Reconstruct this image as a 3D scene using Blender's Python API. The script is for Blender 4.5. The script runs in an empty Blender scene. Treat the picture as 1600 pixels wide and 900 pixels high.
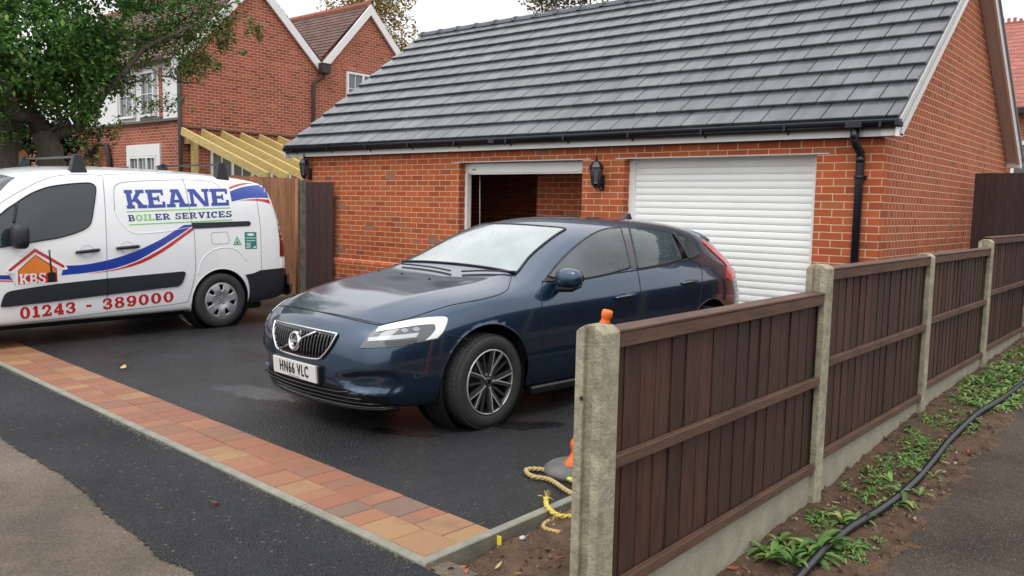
import bpy, bmesh, math, random
from mathutils import Vector, Matrix, noise
from mathutils.bvhtree import BVHTree
from mathutils import geometry as mgeo
random.seed(7)
R = math.radians
scene = bpy.context.scene
col = scene.collection

# ------------------------------------------------------------------ camera, sky, sun, exposure
CAM_LOC = Vector((2.45476, -8.29841, 1.45))
FPX, PITCH, ROLL, YAW = 1310.095, .097, .021, .873
def camera_axes():
    sy, cy = math.sin(YAW), math.cos(YAW)
    xa = (sy, -cy); yb = (cy, sy)          # level frame written in site axes
    def s(x, y, z): return Vector((x*xa[0]+y*xa[1], x*yb[0]+y*yb[1], z))
    cp, sp, cr, sr = math.cos(PITCH), math.sin(PITCH), math.cos(ROLL), math.sin(ROLL)
    fwd = s(0, cp, -sp); up0 = s(0, sp, cp); right0 = s(1, 0, 0)
    return right0*cr+up0*sr, up0*cr-right0*sr, fwd
CR, CU, CF = camera_axes()
cam_data = bpy.data.cameras.new('camera'); cam = bpy.data.objects.new('camera', cam_data); col.objects.link(cam)
cam.matrix_world = Matrix(((CR.x, CU.x, -CF.x, CAM_LOC.x), (CR.y, CU.y, -CF.y, CAM_LOC.y), (CR.z, CU.z, -CF.z, CAM_LOC.z), (0, 0, 0, 1)))
cam_data.sensor_width = 36; cam_data.lens = FPX/1600*36; cam_data.clip_end = 2000; cam_data.clip_start = .05
scene.camera = cam
scene.render.resolution_x = 1024; scene.render.resolution_y = 576
scene.view_settings.view_transform = 'Standard'; scene.view_settings.look = 'None'
scene.view_settings.gamma = 1; scene.view_settings.use_curve_mapping = False
scene.view_settings.exposure = 0.72
scene.cycles.max_bounces = 7; scene.cycles.glossy_bounces = 3; scene.cycles.diffuse_bounces = 5
scene.cycles.transparent_max_bounces = 6; scene.cycles.caustics_reflective = False; scene.cycles.caustics_refractive = False

SUN_EL, SUN_AZ = R(55), R(-150)
world = bpy.data.worlds.new('World'); scene.world = world; world.use_nodes = True
nt = world.node_tree; nt.nodes.clear()
wo = nt.nodes.new('ShaderNodeOutputWorld'); bg = nt.nodes.new('ShaderNodeBackground')
sky = nt.nodes.new('ShaderNodeTexSky'); sky.sky_type = 'NISHITA'; sky.sun_disc = False
sky.sun_elevation = SUN_EL; sky.sun_rotation = R(200); sky.dust_density = 6; sky.air_density = 1.5
hs = nt.nodes.new('ShaderNodeHueSaturation'); hs.inputs['Saturation'].default_value = .18; hs.inputs['Value'].default_value = 1
nt.links.new(sky.outputs[0], hs.inputs['Color'])
# an even lid of cloud, three times as bright overhead as at the horizon
tc = nt.nodes.new('ShaderNodeTexCoord'); sx = nt.nodes.new('ShaderNodeSeparateXYZ'); nt.links.new(tc.outputs['Generated'], sx.inputs[0])
mr = nt.nodes.new('ShaderNodeMapRange'); mr.inputs['From Min'].default_value = -.05; mr.inputs['From Max'].default_value = .9
mr.inputs['To Min'].default_value = 7.0; mr.inputs['To Max'].default_value = 12.5; nt.links.new(sx.outputs[2], mr.inputs['Value'])
nz = nt.nodes.new('ShaderNodeTexNoise'); nz.inputs['Scale'].default_value = 2.2; nz.inputs['Detail'].default_value = 4
nt.links.new(tc.outputs['Generated'], nz.inputs['Vector'])
m2 = nt.nodes.new('ShaderNodeMapRange'); m2.inputs['From Min'].default_value = .3; m2.inputs['From Max'].default_value = .7
m2.inputs['To Min'].default_value = .8; m2.inputs['To Max'].default_value = 1.15; nt.links.new(nz.outputs[0], m2.inputs['Value'])
mm = nt.nodes.new('ShaderNodeMath'); mm.operation = 'MULTIPLY'; nt.links.new(mr.outputs[0], mm.inputs[0]); nt.links.new(m2.outputs[0], mm.inputs[1])
cl = nt.nodes.new('ShaderNodeCombineColor')
mb_ = nt.nodes.new('ShaderNodeMath'); mb_.operation = 'MULTIPLY'; mb_.inputs[1].default_value = 1.02; nt.links.new(mm.outputs[0], mb_.inputs[0])
nt.links.new(mm.outputs[0], cl.inputs[0]); nt.links.new(mm.outputs[0], cl.inputs[1]); nt.links.new(mb_.outputs[0], cl.inputs[2])
mx = nt.nodes.new('ShaderNodeMix'); mx.data_type = 'RGBA'; mx.inputs['Factor'].default_value = .8
nt.links.new(hs.outputs[0], mx.inputs[6]); nt.links.new(cl.outputs[0], mx.inputs[7])
nt.links.new(mx.outputs[2], bg.inputs['Color']); bg.inputs['Strength'].default_value = .1
nt.links.new(bg.outputs[0], wo.inputs['Surface'])
sun_d = bpy.data.lights.new('sun', 'SUN'); sun_d.energy = .6; sun_d.angle = R(25); sun_d.color = (1, .97, .93)
sun_o = bpy.data.objects.new('sun', sun_d); col.objects.link(sun_o)
sun_dir = Vector((math.cos(SUN_EL)*math.cos(SUN_AZ+R(90)), math.cos(SUN_EL)*math.sin(SUN_AZ+R(90)), math.sin(SUN_EL)))
sun_o.rotation_euler = sun_dir.to_track_quat('Z', 'Y').to_euler()

# ------------------------------------------------------------------ helpers: view rays used to trace outlines on to surfaces
def pray(px, py):
    a, b = (px-800)/FPX, (450-py)/FPX
    return (CF + CR*a + CU*b).normalized()
def P(px, py, ax, val):
    d = pray(px, py); i = 'xyz'.index(ax); s = (val-CAM_LOC[i])/d[i]
    return CAM_LOC + d*s
def cproj(v):
    q = v-CAM_LOC; z = q.dot(CF)
    return (800+FPX*q.dot(CR)/z, 450-FPX*q.dot(CU)/z)

# ------------------------------------------------------------------ materials
def S(c):   # sRGB 0-255 to linear
    return tuple(((v/255)/12.92 if v/255 <= .04045 else ((v/255+.055)/1.055)**2.4) for v in c)+(1,)
MATS = {}
def mat(name, base, rough=.6, metal=0, var=0., vscale=6, bump=0., bscale=60, island=0., coat=0., rvar=0., spec=.5, detail=4, stretch=None, coord='Object', bdist=.02, trans=0, col2=None):
    if name in MATS: return MATS[name]
    m = bpy.data.materials.new(name); m.use_nodes = True; t = m.node_tree; p = t.nodes['Principled BSDF']
    b = base if len(base) == 4 else tuple(base)+(1,)
    p.inputs['Roughness'].default_value = rough; p.inputs['Metallic'].default_value = metal
    p.inputs['Coat Weight'].default_value = coat; p.inputs['Coat Roughness'].default_value = .04
    p.inputs['Specular IOR Level'].default_value = spec
    p.inputs['Base Color'].default_value = b
    tc = t.nodes.new('ShaderNodeTexCoord'); vec = tc.outputs[coord]
    if stretch:
        mp = t.nodes.new('ShaderNodeMapping'); mp.inputs['Scale'].default_value = stretch
        t.links.new(vec, mp.inputs[0]); vec = mp.outputs[0]
    last = None
    if var or col2:
        n = t.nodes.new('ShaderNodeTexNoise'); n.inputs['Scale'].default_value = vscale; n.inputs['Detail'].default_value = detail
        n.inputs['Roughness'].default_value = .65; t.links.new(vec, n.inputs['Vector'])
        cr = t.nodes.new('ShaderNodeValToRGB'); e = cr.color_ramp.elements
        e[0].position = .3; e[1].position = .7
        if col2: e[0].color = b; e[1].color = col2 if len(col2) == 4 else tuple(col2)+(1,)
        else:
            e[0].color = tuple(max(0, v*(1-var)) for v in b[:3])+(1,); e[1].color = tuple(v*(1+var) for v in b[:3])+(1,)
        t.links.new(n.outputs[0], cr.inputs[0]); last = cr.outputs[0]
    if island:
        g = t.nodes.new('ShaderNodeNewGeometry'); mr = t.nodes.new('ShaderNodeMapRange')
        mr.inputs['To Min'].default_value = 1-island; mr.inputs['To Max'].default_value = 1+island
        t.links.new(g.outputs['Random Per Island'], mr.inputs['Value'])
        mi = t.nodes.new('ShaderNodeMix'); mi.data_type = 'RGBA'; mi.blend_type = 'MULTIPLY'; mi.inputs[0].default_value = 1
        if last: t.links.new(last, mi.inputs[6])
        else: mi.inputs[6].default_value = b
        t.links.new(mr.outputs[0], mi.inputs[7]); last = mi.outputs[2]
    if last: t.links.new(last, p.inputs['Base Color'])
    if rvar:
        n = t.nodes.new('ShaderNodeTexNoise'); n.inputs['Scale'].default_value = vscale*.6; n.inputs['Detail'].default_value = 5
        t.links.new(vec, n.inputs['Vector']); mr = t.nodes.new('ShaderNodeMapRange')
        mr.inputs['From Min'].default_value = .35; mr.inputs['From Max'].default_value = .65
        mr.inputs['To Min'].default_value = max(.03, rough-rvar); mr.inputs['To Max'].default_value = min(1, rough+rvar)
        t.links.new(n.outputs[0], mr.inputs['Value']); t.links.new(mr.outputs[0], p.inputs['Roughness'])
    if bump:
        n = t.nodes.new('ShaderNodeTexNoise'); n.inputs['Scale'].default_value = bscale; n.inputs['Detail'].default_value = 5
        n.inputs['Roughness'].default_value = .7; t.links.new(vec, n.inputs['Vector'])
        bp = t.nodes.new('ShaderNodeBump'); bp.inputs['Strength'].default_value = bump; bp.inputs['Distance'].default_value = bdist
        t.links.new(n.outputs[0], bp.inputs['Height']); t.links.new(bp.outputs[0], p.inputs['Normal'])
    MATS[name] = m; return m

def knots(m, scale=4, size=.07, dark=.45, stretch=(1, 1, .45)):
    t = m.node_tree; p = t.nodes['Principled BSDF']; src = p.inputs['Base Color'].links[0].from_socket
    tc = t.nodes.new('ShaderNodeTexCoord'); mp = t.nodes.new('ShaderNodeMapping'); mp.inputs['Scale'].default_value = stretch; t.links.new(tc.outputs['Object'], mp.inputs[0])
    v = t.nodes.new('ShaderNodeTexVoronoi'); v.inputs['Scale'].default_value = scale; t.links.new(mp.outputs[0], v.inputs['Vector'])
    mr = t.nodes.new('ShaderNodeMapRange'); mr.inputs['From Min'].default_value = size*.5; mr.inputs['From Max'].default_value = size; mr.inputs['To Min'].default_value = dark; mr.inputs['To Max'].default_value = 1
    t.links.new(v.outputs['Distance'], mr.inputs['Value']); mi = t.nodes.new('ShaderNodeMix'); mi.data_type = 'RGBA'; mi.blend_type = 'MULTIPLY'; mi.inputs[0].default_value = 1
    t.links.new(src, mi.inputs[6]); t.links.new(mr.outputs[0], mi.inputs[7]); t.links.new(mi.outputs[2], p.inputs['Base Color'])
def brick_mat(name, cols, mortar, bw=.225, rh=.075, ms=.0055, flem=False, dirt=.12, off=(0, 0)):
    m = bpy.data.materials.new(name); m.use_nodes = True; t = m.node_tree; p = t.nodes['Principled BSDF']
    p.inputs['Roughness'].default_value = .85; p.inputs['Specular IOR Level'].default_value = .3
    uv = t.nodes.new('ShaderNodeUVMap'); mp = t.nodes.new('ShaderNodeMapping'); mp.inputs['Location'].default_value = (off[0], off[1], 0)
    t.links.new(uv.outputs[0], mp.inputs[0])
    # tiny warp so the courses are hand laid
    nw = t.nodes.new('ShaderNodeTexNoise'); nw.inputs['Scale'].default_value = 7; t.links.new(mp.outputs[0], nw.inputs['Vector'])
    sb = t.nodes.new('ShaderNodeVectorMath'); sb.operation = 'SUBTRACT'; sb.inputs[1].default_value = (.5, .5, .5); t.links.new(nw.outputs['Color'], sb.inputs[0])
    sc = t.nodes.new('ShaderNodeVectorMath'); sc.operation = 'SCALE'; sc.inputs['Scale'].default_value = .007; t.links.new(sb.outputs[0], sc.inputs[0])
    ad = t.nodes.new('ShaderNodeVectorMath'); t.links.new(mp.outputs[0], ad.inputs[0]); t.links.new(sc.outputs[0], ad.inputs[1])
    br = t.nodes.new('ShaderNodeTexBrick'); br.inputs['Scale'].default_value = 1
    br.inputs['Brick Width'].default_value = bw; br.inputs['Row Height'].default_value = rh; br.inputs['Mortar Size'].default_value = ms
    br.inputs['Mortar Smooth'].default_value = .25; br.offset = .5; br.inputs['Color1'].default_value = (0, 0, 0, 1); br.inputs['Color2'].default_value = (1, 1, 1, 1)
    if flem: br.squash = flem; br.squash_frequency = 2
    t.links.new(ad.outputs[0], br.inputs['Vector'])
    cr = t.nodes.new('ShaderNodeValToRGB'); cr.color_ramp.interpolation = 'LINEAR'
    el = cr.color_ramp.elements
    while len(el) < len(cols): el.new(.5)
    for i, (pos, c) in enumerate(cols): el[i].position = pos; el[i].color = S(c)
    t.links.new(br.outputs['Color'], cr.inputs[0])
    n = t.nodes.new('ShaderNodeTexNoise'); n.inputs['Scale'].default_value = 1.3; n.inputs['Detail'].default_value = 6; t.links.new(mp.outputs[0], n.inputs['Vector'])
    n2 = t.nodes.new('ShaderNodeTexNoise'); n2.inputs['Scale'].default_value = 55; n2.inputs['Detail'].default_value = 4; t.links.new(mp.outputs[0], n2.inputs['Vector'])
    am = t.nodes.new('ShaderNodeMath'); t.links.new(n.outputs[0], am.inputs[0]); t.links.new(n2.outputs[0], am.inputs[1])
    mr = t.nodes.new('ShaderNodeMapRange'); mr.inputs['From Min'].default_value = .6; mr.inputs['From Max'].default_value = 1.4
    mr.inputs['To Min'].default_value = 1-dirt*1.6; mr.inputs['To Max'].default_value = 1+dirt; t.links.new(am.outputs[0], mr.inputs['Value'])
    mi = t.nodes.new('ShaderNodeMix'); mi.data_type = 'RGBA'; mi.blend_type = 'MULTIPLY'; mi.inputs[0].default_value = 1
    t.links.new(cr.outputs[0], mi.inputs[6]); t.links.new(mr.outputs[0], mi.inputs[7])
    mo = t.nodes.new('ShaderNodeMix'); mo.data_type = 'RGBA'; t.links.new(br.outputs['Fac'], mo.inputs[0])
    mo.inputs[7].default_value = S(mortar); t.links.new(mi.outputs[2], mo.inputs[6]); t.links.new(mo.outputs[2], p.inputs['Base Color'])
    iv = t.nodes.new('ShaderNodeMath'); iv.operation = 'MULTIPLY_ADD'; iv.inputs[1].default_value = -1; iv.inputs[2].default_value = 1; t.links.new(br.outputs['Fac'], iv.inputs[0])
    i2 = t.nodes.new('ShaderNodeMath'); i2.operation = 'MULTIPLY_ADD'; i2.inputs[1].default_value = .25; t.links.new(n2.outputs[0], i2.inputs[0]); t.links.new(iv.outputs[0], i2.inputs[2])
    bp = t.nodes.new('ShaderNodeBump'); bp.inputs['Strength'].default_value = .8; bp.inputs['Distance'].default_value = .006
    t.links.new(i2.outputs[0], bp.inputs['Height']); t.links.new(bp.outputs[0], p.inputs['Normal'])
    MATS[name] = m; return m

# ------------------------------------------------------------------ mesh builder
OFF = {}
class MB:
    def __init__(s): s.v = []; s.f = []; s.sm = []
    def add(s, vs, fs, smooth=False):
        b = len(s.v); s.v += [Vector(v) for v in vs]; s.f += [tuple(i+b for i in f) for f in fs]; s.sm += [smooth]*len(fs); return s
    def box(s, x0, x1, y0, y1, z0, z1, M=None, bev=0):
        if bev:
            b = bev
            vs = []
            for z, i in ((z0, b), (z0+b, 0), (z1-b, 0), (z1, b)):
                vs += [(x0+i, y0+i, z), (x1-i, y0+i, z), (x1-i, y1-i, z), (x0+i, y1-i, z)]
            fs = [(3, 2, 1, 0), (12, 13, 14, 15)]
            for k in range(3):
                for j in range(4): a = k*4+j; c = k*4+(j+1) % 4; fs.append((a, c, c+4, a+4))
        else:
            vs = [(x, y, z) for z in (z0, z1) for x, y in ((x0, y0), (x1, y0), (x1, y1), (x0, y1))]
            fs = [(3, 2, 1, 0), (4, 5, 6, 7), (0, 1, 5, 4), (1, 2, 6, 5), (2, 3, 7, 6), (3, 0, 4, 7)]
        if M is not None: vs = [M @ Vector(v) for v in vs]
        return s.add(vs, fs)
    def beam(s, a, b, w, h, up=(0, 0, 1), bev=0):   # box from a to b, h measured along up, w across
        a, b = Vector(a), Vector(b); d = b-a; L = d.length; d.normalize(); u = Vector(up); sd = d.cross(u).normalized(); u = sd.cross(d).normalized()
        M = Matrix(((sd.x, d.x, u.x, a.x), (sd.y, d.y, u.y, a.y), (sd.z, d.z, u.z, a.z), (0, 0, 0, 1)))
        return s.box(-w/2, w/2, 0, L, -h/2, h/2, M, bev)
    def tube(s, pts, r, n=8, cap=True, smooth=True):
        pts = [Vector(p) for p in pts]; k = len(pts); rs = r if isinstance(r, (list, tuple)) else [r]*k
        b = len(s.v); ref = None
        for i, p in enumerate(pts):
            d = (pts[min(i+1, k-1)]-pts[max(i-1, 0)])
            if d.length < 1e-9: d = Vector((0, 0, 1))
            d.normalize()
            if ref is None: ref = Vector((0, 0, 1)) if abs(d.z) < .9 else Vector((1, 0, 0))
            a = d.cross(ref).normalized(); c = a.cross(d).normalized(); ref = c
            for j in range(n):
                t = 2*math.pi*j/n; s.v.append(p+(a*math.cos(t)+c*math.sin(t))*rs[i])
        for i in range(k-1):
            for j in range(n):
                s.f.append((b+i*n+j, b+i*n+(j+1) % n, b+(i+1)*n+(j+1) % n, b+(i+1)*n+j)); s.sm.append(smooth)
        if cap:
            s.f.append(tuple(b+j for j in range(n))[::-1]); s.sm.append(False)
            s.f.append(tuple(b+(k-1)*n+j for j in range(n))); s.sm.append(False)
        return s
    def lathe(s, prof, n=24, M=None, smooth=True, closed=False):   # prof: (r, z) list, axis z
        b = len(s.v)
        for r, z in prof:
            for j in range(n):
                t = 2*math.pi*j/n; v = Vector((r*math.cos(t), r*math.sin(t), z)); s.v.append(M @ v if M is not None else v)
        k = len(prof); rng = range(k if closed else k-1)
        for i in rng:
            for j in range(n):
                i2 = (i+1) % k; s.f.append((b+i*n+j, b+i*n+(j+1) % n, b+i2*n+(j+1) % n, b+i2*n+j)); s.sm.append(smooth)
        return s
    def prism(s, pts, n):   # polygon (3d points, planar) extruded by vector n
        k = len(pts); n = Vector(n); v = [Vector(p) for p in pts]
        fs = [tuple(range(k))[::-1], tuple(range(k, 2*k))]+[(i, (i+1) % k, k+(i+1) % k, k+i) for i in range(k)]
        return s.add(v+[p+n for p in v], fs)
    def parts(s, name, m, parent=None, **kw):
        """each separate piece becomes a part of its own"""
        n = len(s.v); par = list(range(n))
        def find(a):
            while par[a] != a: par[a] = par[par[a]]; a = par[a]
            return a
        for f in s.f:
            for i in f[1:]: par[find(i)] = find(f[0])
        gr = {}
        for f, k in zip(s.f, s.sm): gr.setdefault(find(f[0]), []).append((f, k))
        out = []
        for g in gr.values():
            q = MB(); mp = {}
            for f, k in g:
                for i in f:
                    if i not in mp: mp[i] = len(q.v); q.v.append(s.v[i])
                q.f.append(tuple(mp[i] for i in f)); q.sm.append(k)
            out.append(q.build(name, m, parent, **kw))
        return out
    def sphere(s, c, r, n=12, m=8, sc=(1, 1, 1)):
        prof = [(max(1e-4, r*math.sin(math.pi*i/m)), -r*math.cos(math.pi*i/m)) for i in range(m+1)]
        M = Matrix.Translation(Vector(c)) @ Matrix.Diagonal((sc[0], sc[1], sc[2], 1))
        return s.lathe(prof, n, M)
    def build(s, name, m, parent=None, uv=False, bev=0, norm=True, allsmooth=False, kind=None, mods=None):
        off = OFF.get(root_of(parent).name, Vector()) if parent else Vector()
        me = bpy.data.meshes.new(name); me.from_pydata([v-off for v in s.v], [], s.f)
        for p, k in zip(me.polygons, s.sm): p.use_smooth = k or allsmooth
        if norm:
            bm = bmesh.new(); bm.from_mesh(me); bmesh.ops.recalc_face_normals(bm, faces=bm.faces[:]); bm.to_mesh(me); bm.free()
        if uv:
            ul = me.uv_layers.new(name='UVMap')
            for p in me.polygons:
                nx, ny, nz_ = (abs(c) for c in p.normal)
                for li in p.loop_indices:
                    c = me.vertices[me.loops[li].vertex_index].co + off
                    if nz_ > max(nx, ny): u = (c.x, c.y)
                    elif nx > ny: u = (c.y, c.z)
                    else: u = (c.x, c.z)
                    ul.data[li].uv = u
        for mm in (m if isinstance(m, list) else [m]): me.materials.append(mm)
        o = bpy.data.objects.new(name, me); col.objects.link(o)
        if parent: o.parent = parent
        if bev:
            md = o.modifiers.new('bevel', 'BEVEL'); md.width = bev; md.segments = 2; md.limit_method = 'ANGLE'; md.angle_limit = R(40)
        if kind: o['kind'] = kind
        return o
def root_of(o):
    while o.parent: o = o.parent
    return o
def thing(name, label, cat, loc=(0, 0, 0), group=None, rz=0, world_coords=True):
    o = bpy.data.objects.new(name, None); col.objects.link(o); o.location = loc; o.rotation_euler = (0, 0, rz); o.empty_display_size = .1
    o['label'] = label; o['category'] = cat
    if group: o['group'] = group
    OFF[o.name] = Vector(loc) if world_coords else Vector()
    return o
def tag(o, label, cat, group=None):
    o['label'] = label; o['category'] = cat
    if group: o['group'] = group
    return o
def copy_tree(o, parent=None):
    c = o.copy(); col.objects.link(c)
    if parent: c.parent = parent
    for ch in list(o.children): copy_tree(ch, c)
    return c
def interp(tab, x):
    if x <= tab[0][0]: return tab[0][1]
    for (a, va), (b, vb) in zip(tab, tab[1:]):
        if x <= b: return va+(vb-va)*(x-a)/(b-a)
    return tab[-1][1]
def fnoise(x, y, s=1, z=0): return noise.noise(Vector((x*s, y*s, z)))
# ------------------------------------------------------------------ ground
def tarmac(name, c1, c2, rough, rvar, speck=.05, wet=0., puddles=None, agg=170, bd=.012):
    m = bpy.data.materials.new(name); m.use_nodes = True; t = m.node_tree; p = t.nodes['Principled BSDF']; p.inputs['Specular IOR Level'].default_value = .32
    tc = t.nodes.new('ShaderNodeTexCoord'); v = tc.outputs['Object']
    n = t.nodes.new('ShaderNodeTexNoise'); n.inputs['Scale'].default_value = 1.1; n.inputs['Detail'].default_value = 8; n.inputs['Roughness'].default_value = .62; t.links.new(v, n.inputs['Vector'])
    cr = t.nodes.new('ShaderNodeValToRGB'); e = cr.color_ramp.elements; e[0].position = .36; e[1].position = .66; e[0].color = S(c1); e[1].color = S(c2)
    t.links.new(n.outputs[0], cr.inputs[0])
    # stones of the aggregate
    vo = t.nodes.new('ShaderNodeTexVoronoi'); vo.inputs['Scale'].default_value = agg; t.links.new(v, vo.inputs['Vector'])
    sp = t.nodes.new('ShaderNodeSeparateColor'); t.links.new(vo.outputs['Color'], sp.inputs[0])
    mr = t.nodes.new('ShaderNodeMapRange'); mr.inputs['From Min'].default_value = 0; mr.inputs['From Max'].default_value = 1
    mr.inputs['To Min'].default_value = .6; mr.inputs['To Max'].default_value = 1.5; t.links.new(sp.outputs[0], mr.inputs['Value'])
    mi = t.nodes.new('ShaderNodeMix'); mi.data_type = 'RGBA'; mi.blend_type = 'MULTIPLY'; mi.inputs[0].default_value = .8
    t.links.new(cr.outputs[0], mi.inputs[6]); t.links.new(mr.outputs[0], mi.inputs[7])
    gt = t.nodes.new('ShaderNodeMath'); gt.operation = 'GREATER_THAN'; gt.inputs[1].default_value = 1-speck*.25; t.links.new(sp.outputs[1], gt.inputs[0])
    m3 = t.nodes.new('ShaderNodeMix'); m3.data_type = 'RGBA'; t.links.new(gt.outputs[0], m3.inputs[0]); t.links.new(mi.outputs[2], m3.inputs[6]); m3.inputs[7].default_value = S((104, 102, 98))
    t.links.new(m3.outputs[2], p.inputs['Base Color'])
    n2 = t.nodes.new('ShaderNodeTexNoise'); n2.inputs['Scale'].default_value = .75; n2.inputs['Detail'].default_value = 5; t.links.new(v, n2.inputs['Vector'])
    r2 = t.nodes.new('ShaderNodeMapRange'); r2.inputs['From Min'].default_value = .38; r2.inputs['From Max'].default_value = .62
    r2.inputs['To Min'].default_value = rough-rvar; r2.inputs['To Max'].default_value = rough+rvar; t.links.new(n2.outputs[0], r2.inputs['Value'])
    rough_out = r2.outputs[0]; bstr = None
    if puddles:
        acc = None
        for (x, y, rx, ry, a) in puddles:
            mp = t.nodes.new('ShaderNodeMapping'); mp.vector_type = 'TEXTURE'; mp.inputs['Location'].default_value = (x, y, 0); mp.inputs['Rotation'].default_value = (0, 0, a)
            mp.inputs['Scale'].default_value = (rx, ry, 1); t.links.new(v, mp.inputs[0])
            ln = t.nodes.new('ShaderNodeVectorMath'); ln.operation = 'LENGTH'; t.links.new(mp.outputs[0], ln.inputs[0])
            n4 = t.nodes.new('ShaderNodeTexNoise'); n4.inputs['Scale'].default_value = 5; n4.inputs['Detail'].default_value = 4; t.links.new(v, n4.inputs['Vector'])
            ad = t.nodes.new('ShaderNodeMath'); ad.operation = 'MULTIPLY_ADD'; ad.inputs[1].default_value = 1.3; t.links.new(n4.outputs[0], ad.inputs[0]); t.links.new(ln.outputs['Value'], ad.inputs[2])
            s4 = t.nodes.new('ShaderNodeMapRange'); s4.inputs['From Min'].default_value = 1.25; s4.inputs['From Max'].default_value = 1.55; s4.inputs['To Min'].default_value = 1; s4.inputs['To Max'].default_value = 0
            t.links.new(ad.outputs[0], s4.inputs['Value'])
            if acc is None: acc = s4.outputs[0]
            else:
                mx_ = t.nodes.new('ShaderNodeMath'); mx_.operation = 'MAXIMUM'; t.links.new(acc, mx_.inputs[0]); t.links.new(s4.outputs[0], mx_.inputs[1]); acc = mx_.outputs[0]
        rm = t.nodes.new('ShaderNodeMix'); rm.data_type = 'FLOAT'; t.links.new(acc, rm.inputs[0]); t.links.new(rough_out, rm.inputs[2]); rm.inputs[3].default_value = .2; rough_out = rm.outputs[0]
        bs = t.nodes.new('ShaderNodeMapRange'); bs.inputs['To Min'].default_value = .9; bs.inputs['To Max'].default_value = .12; t.links.new(acc, bs.inputs['Value']); bstr = bs.outputs[0]
    t.links.new(rough_out, p.inputs['Roughness'])
    p.inputs['Coat Weight'].default_value = wet; p.inputs['Coat Roughness'].default_value = .22
    n3 = t.nodes.new('ShaderNodeTexNoise'); n3.inputs['Scale'].default_value = 70; n3.inputs['Detail'].default_value = 6; t.links.new(v, n3.inputs['Vector'])
    ad = t.nodes.new('ShaderNodeMath'); t.links.new(n3.outputs[0], ad.inputs[0]); t.links.new(vo.outputs['Distance'], ad.inputs[1])
    bp = t.nodes.new('ShaderNodeBump'); bp.inputs['Strength'].default_value = .9; bp.inputs['Distance'].default_value = bd; t.links.new(ad.outputs[0], bp.inputs['Height'])
    if bstr: t.links.new(bstr, bp.inputs['Strength'])
    t.links.new(bp.outputs[0], p.inputs['Normal']); t.links.new(bp.outputs[0], p.inputs['Coat Normal'])
    return m
M_NEW = tarmac('driveway_tarmac', (22, 24, 27), (44, 46, 49), .44, .14, .06, wet=.3, agg=120,
               puddles=[(-3.1, -4.75, .55, .2, .1), (-1.45, -4.72, .3, .1, .3), (-1.0, -4.05, .4, .14, .8)])
M_STRIP = tarmac('fresh_tarmac', (28, 30, 33), (45, 47, 50), .68, .1, .03, wet=.06, agg=85, bd=.022)
M_FOOT = tarmac('old_pavement', (100, 89, 79), (134, 121, 108), .8, .08, .15, wet=.0, agg=190)
M_PATH = tarmac('old_path', (62, 52, 44), (100, 87, 75), .8, .1, .2, wet=.0, agg=160)
M_SOIL = mat('soil', S((100, 77, 58)), .95, var=.5, vscale=9, bump=1, bscale=26, detail=9, bdist=.05)
M_KERB = mat('edging_concrete', S((134, 133, 120)), .8, var=.22, vscale=9, bump=.4, bscale=90, detail=8)

def soil_z(x, y):
    z = interp([(-9, -.06), (-6.1, -.05), (-5.6, -.02), (-4.1, .05), (-2.4, .16), (-.6, .2), (2, .27), (6, .3)], y)
    if x < .9: z += (-.02 if y > -5 else -.015) * (1-(x-.1)/.8)
    return z
def sheet(name, poly, z, m, kind='structure', sub=0):
    b = MB(); b.add([(x, y, z) for x, y in poly], [tuple(range(len(poly)))]); return b.build(name, m, kind=kind)
g = MB(); g.add([(-300, -300, -.14), (300, -300, -.14), (300, 300, -.14), (-300, 300, -.14)], [(0, 1, 2, 3)]); g.build('ground', M_FOOT, kind='structure')

def kline(x): return -6.015 + (x-.117)*(-.0616)      # front edge of the driveway edging (y at x)
# driveway tarmac
sheet('driveway', [(-17.2, kline(-17.2)+.46), (.06, kline(.06)+.46), (.06, .3), (-9.0, .3), (-9.0, 2.4), (-17.2, 2.4)], 0, M_NEW)
# old footway across the front and the strip of new tarmac along the edging
b = MB(); b.add([(-30, -30, -.012), (.3, -30, -.012), (.3, -5.9, -.012), (-30, -5, -.012)], [(0, 1, 2, 3)]); b.build('pavement', M_FOOT, kind='structure')
edge = [(-30, -5.9), (-9, -6.1), (-5.5, -6.3), (-4.2, -6.42), (-3.073, -6.484), (-2.447, -6.503), (-1.949, -6.538), (-1.486, -6.582), (-1.075, -6.628), (-.73, -6.675), (-.471, -6.662), (.1, -6.72), (.3, -6.74)]
ed = []; rr_ = random.Random(8)
for (x0, y0), (x1, y1) in zip(edge, edge[1:]):
    n = max(1, int((x1-x0)/.014)) if x0 > -5 else 12
    for i in range(n):
        x = x0+(x1-x0)*i/n; ed.append((x, y0+(y1-y0)*i/n+(.012*fnoise(x, 3, 9)+.02*fnoise(x, 7, 2.5)+.012*fnoise(x, 1, 31)+.008*rr_.uniform(-1, 1))))
ed.append(edge[-1])
b = MB(); top = [(x, kline(x)-.002) for x, y in ed]; n = len(ed)
b.add([(x, y, -.006) for x, y in ed]+[(x, y, -.006) for x, y in top], [(i, i+1, n+i+1, n+i) for i in range(n-1)])
b.build('road_strip', M_STRIP, kind='structure')
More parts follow.
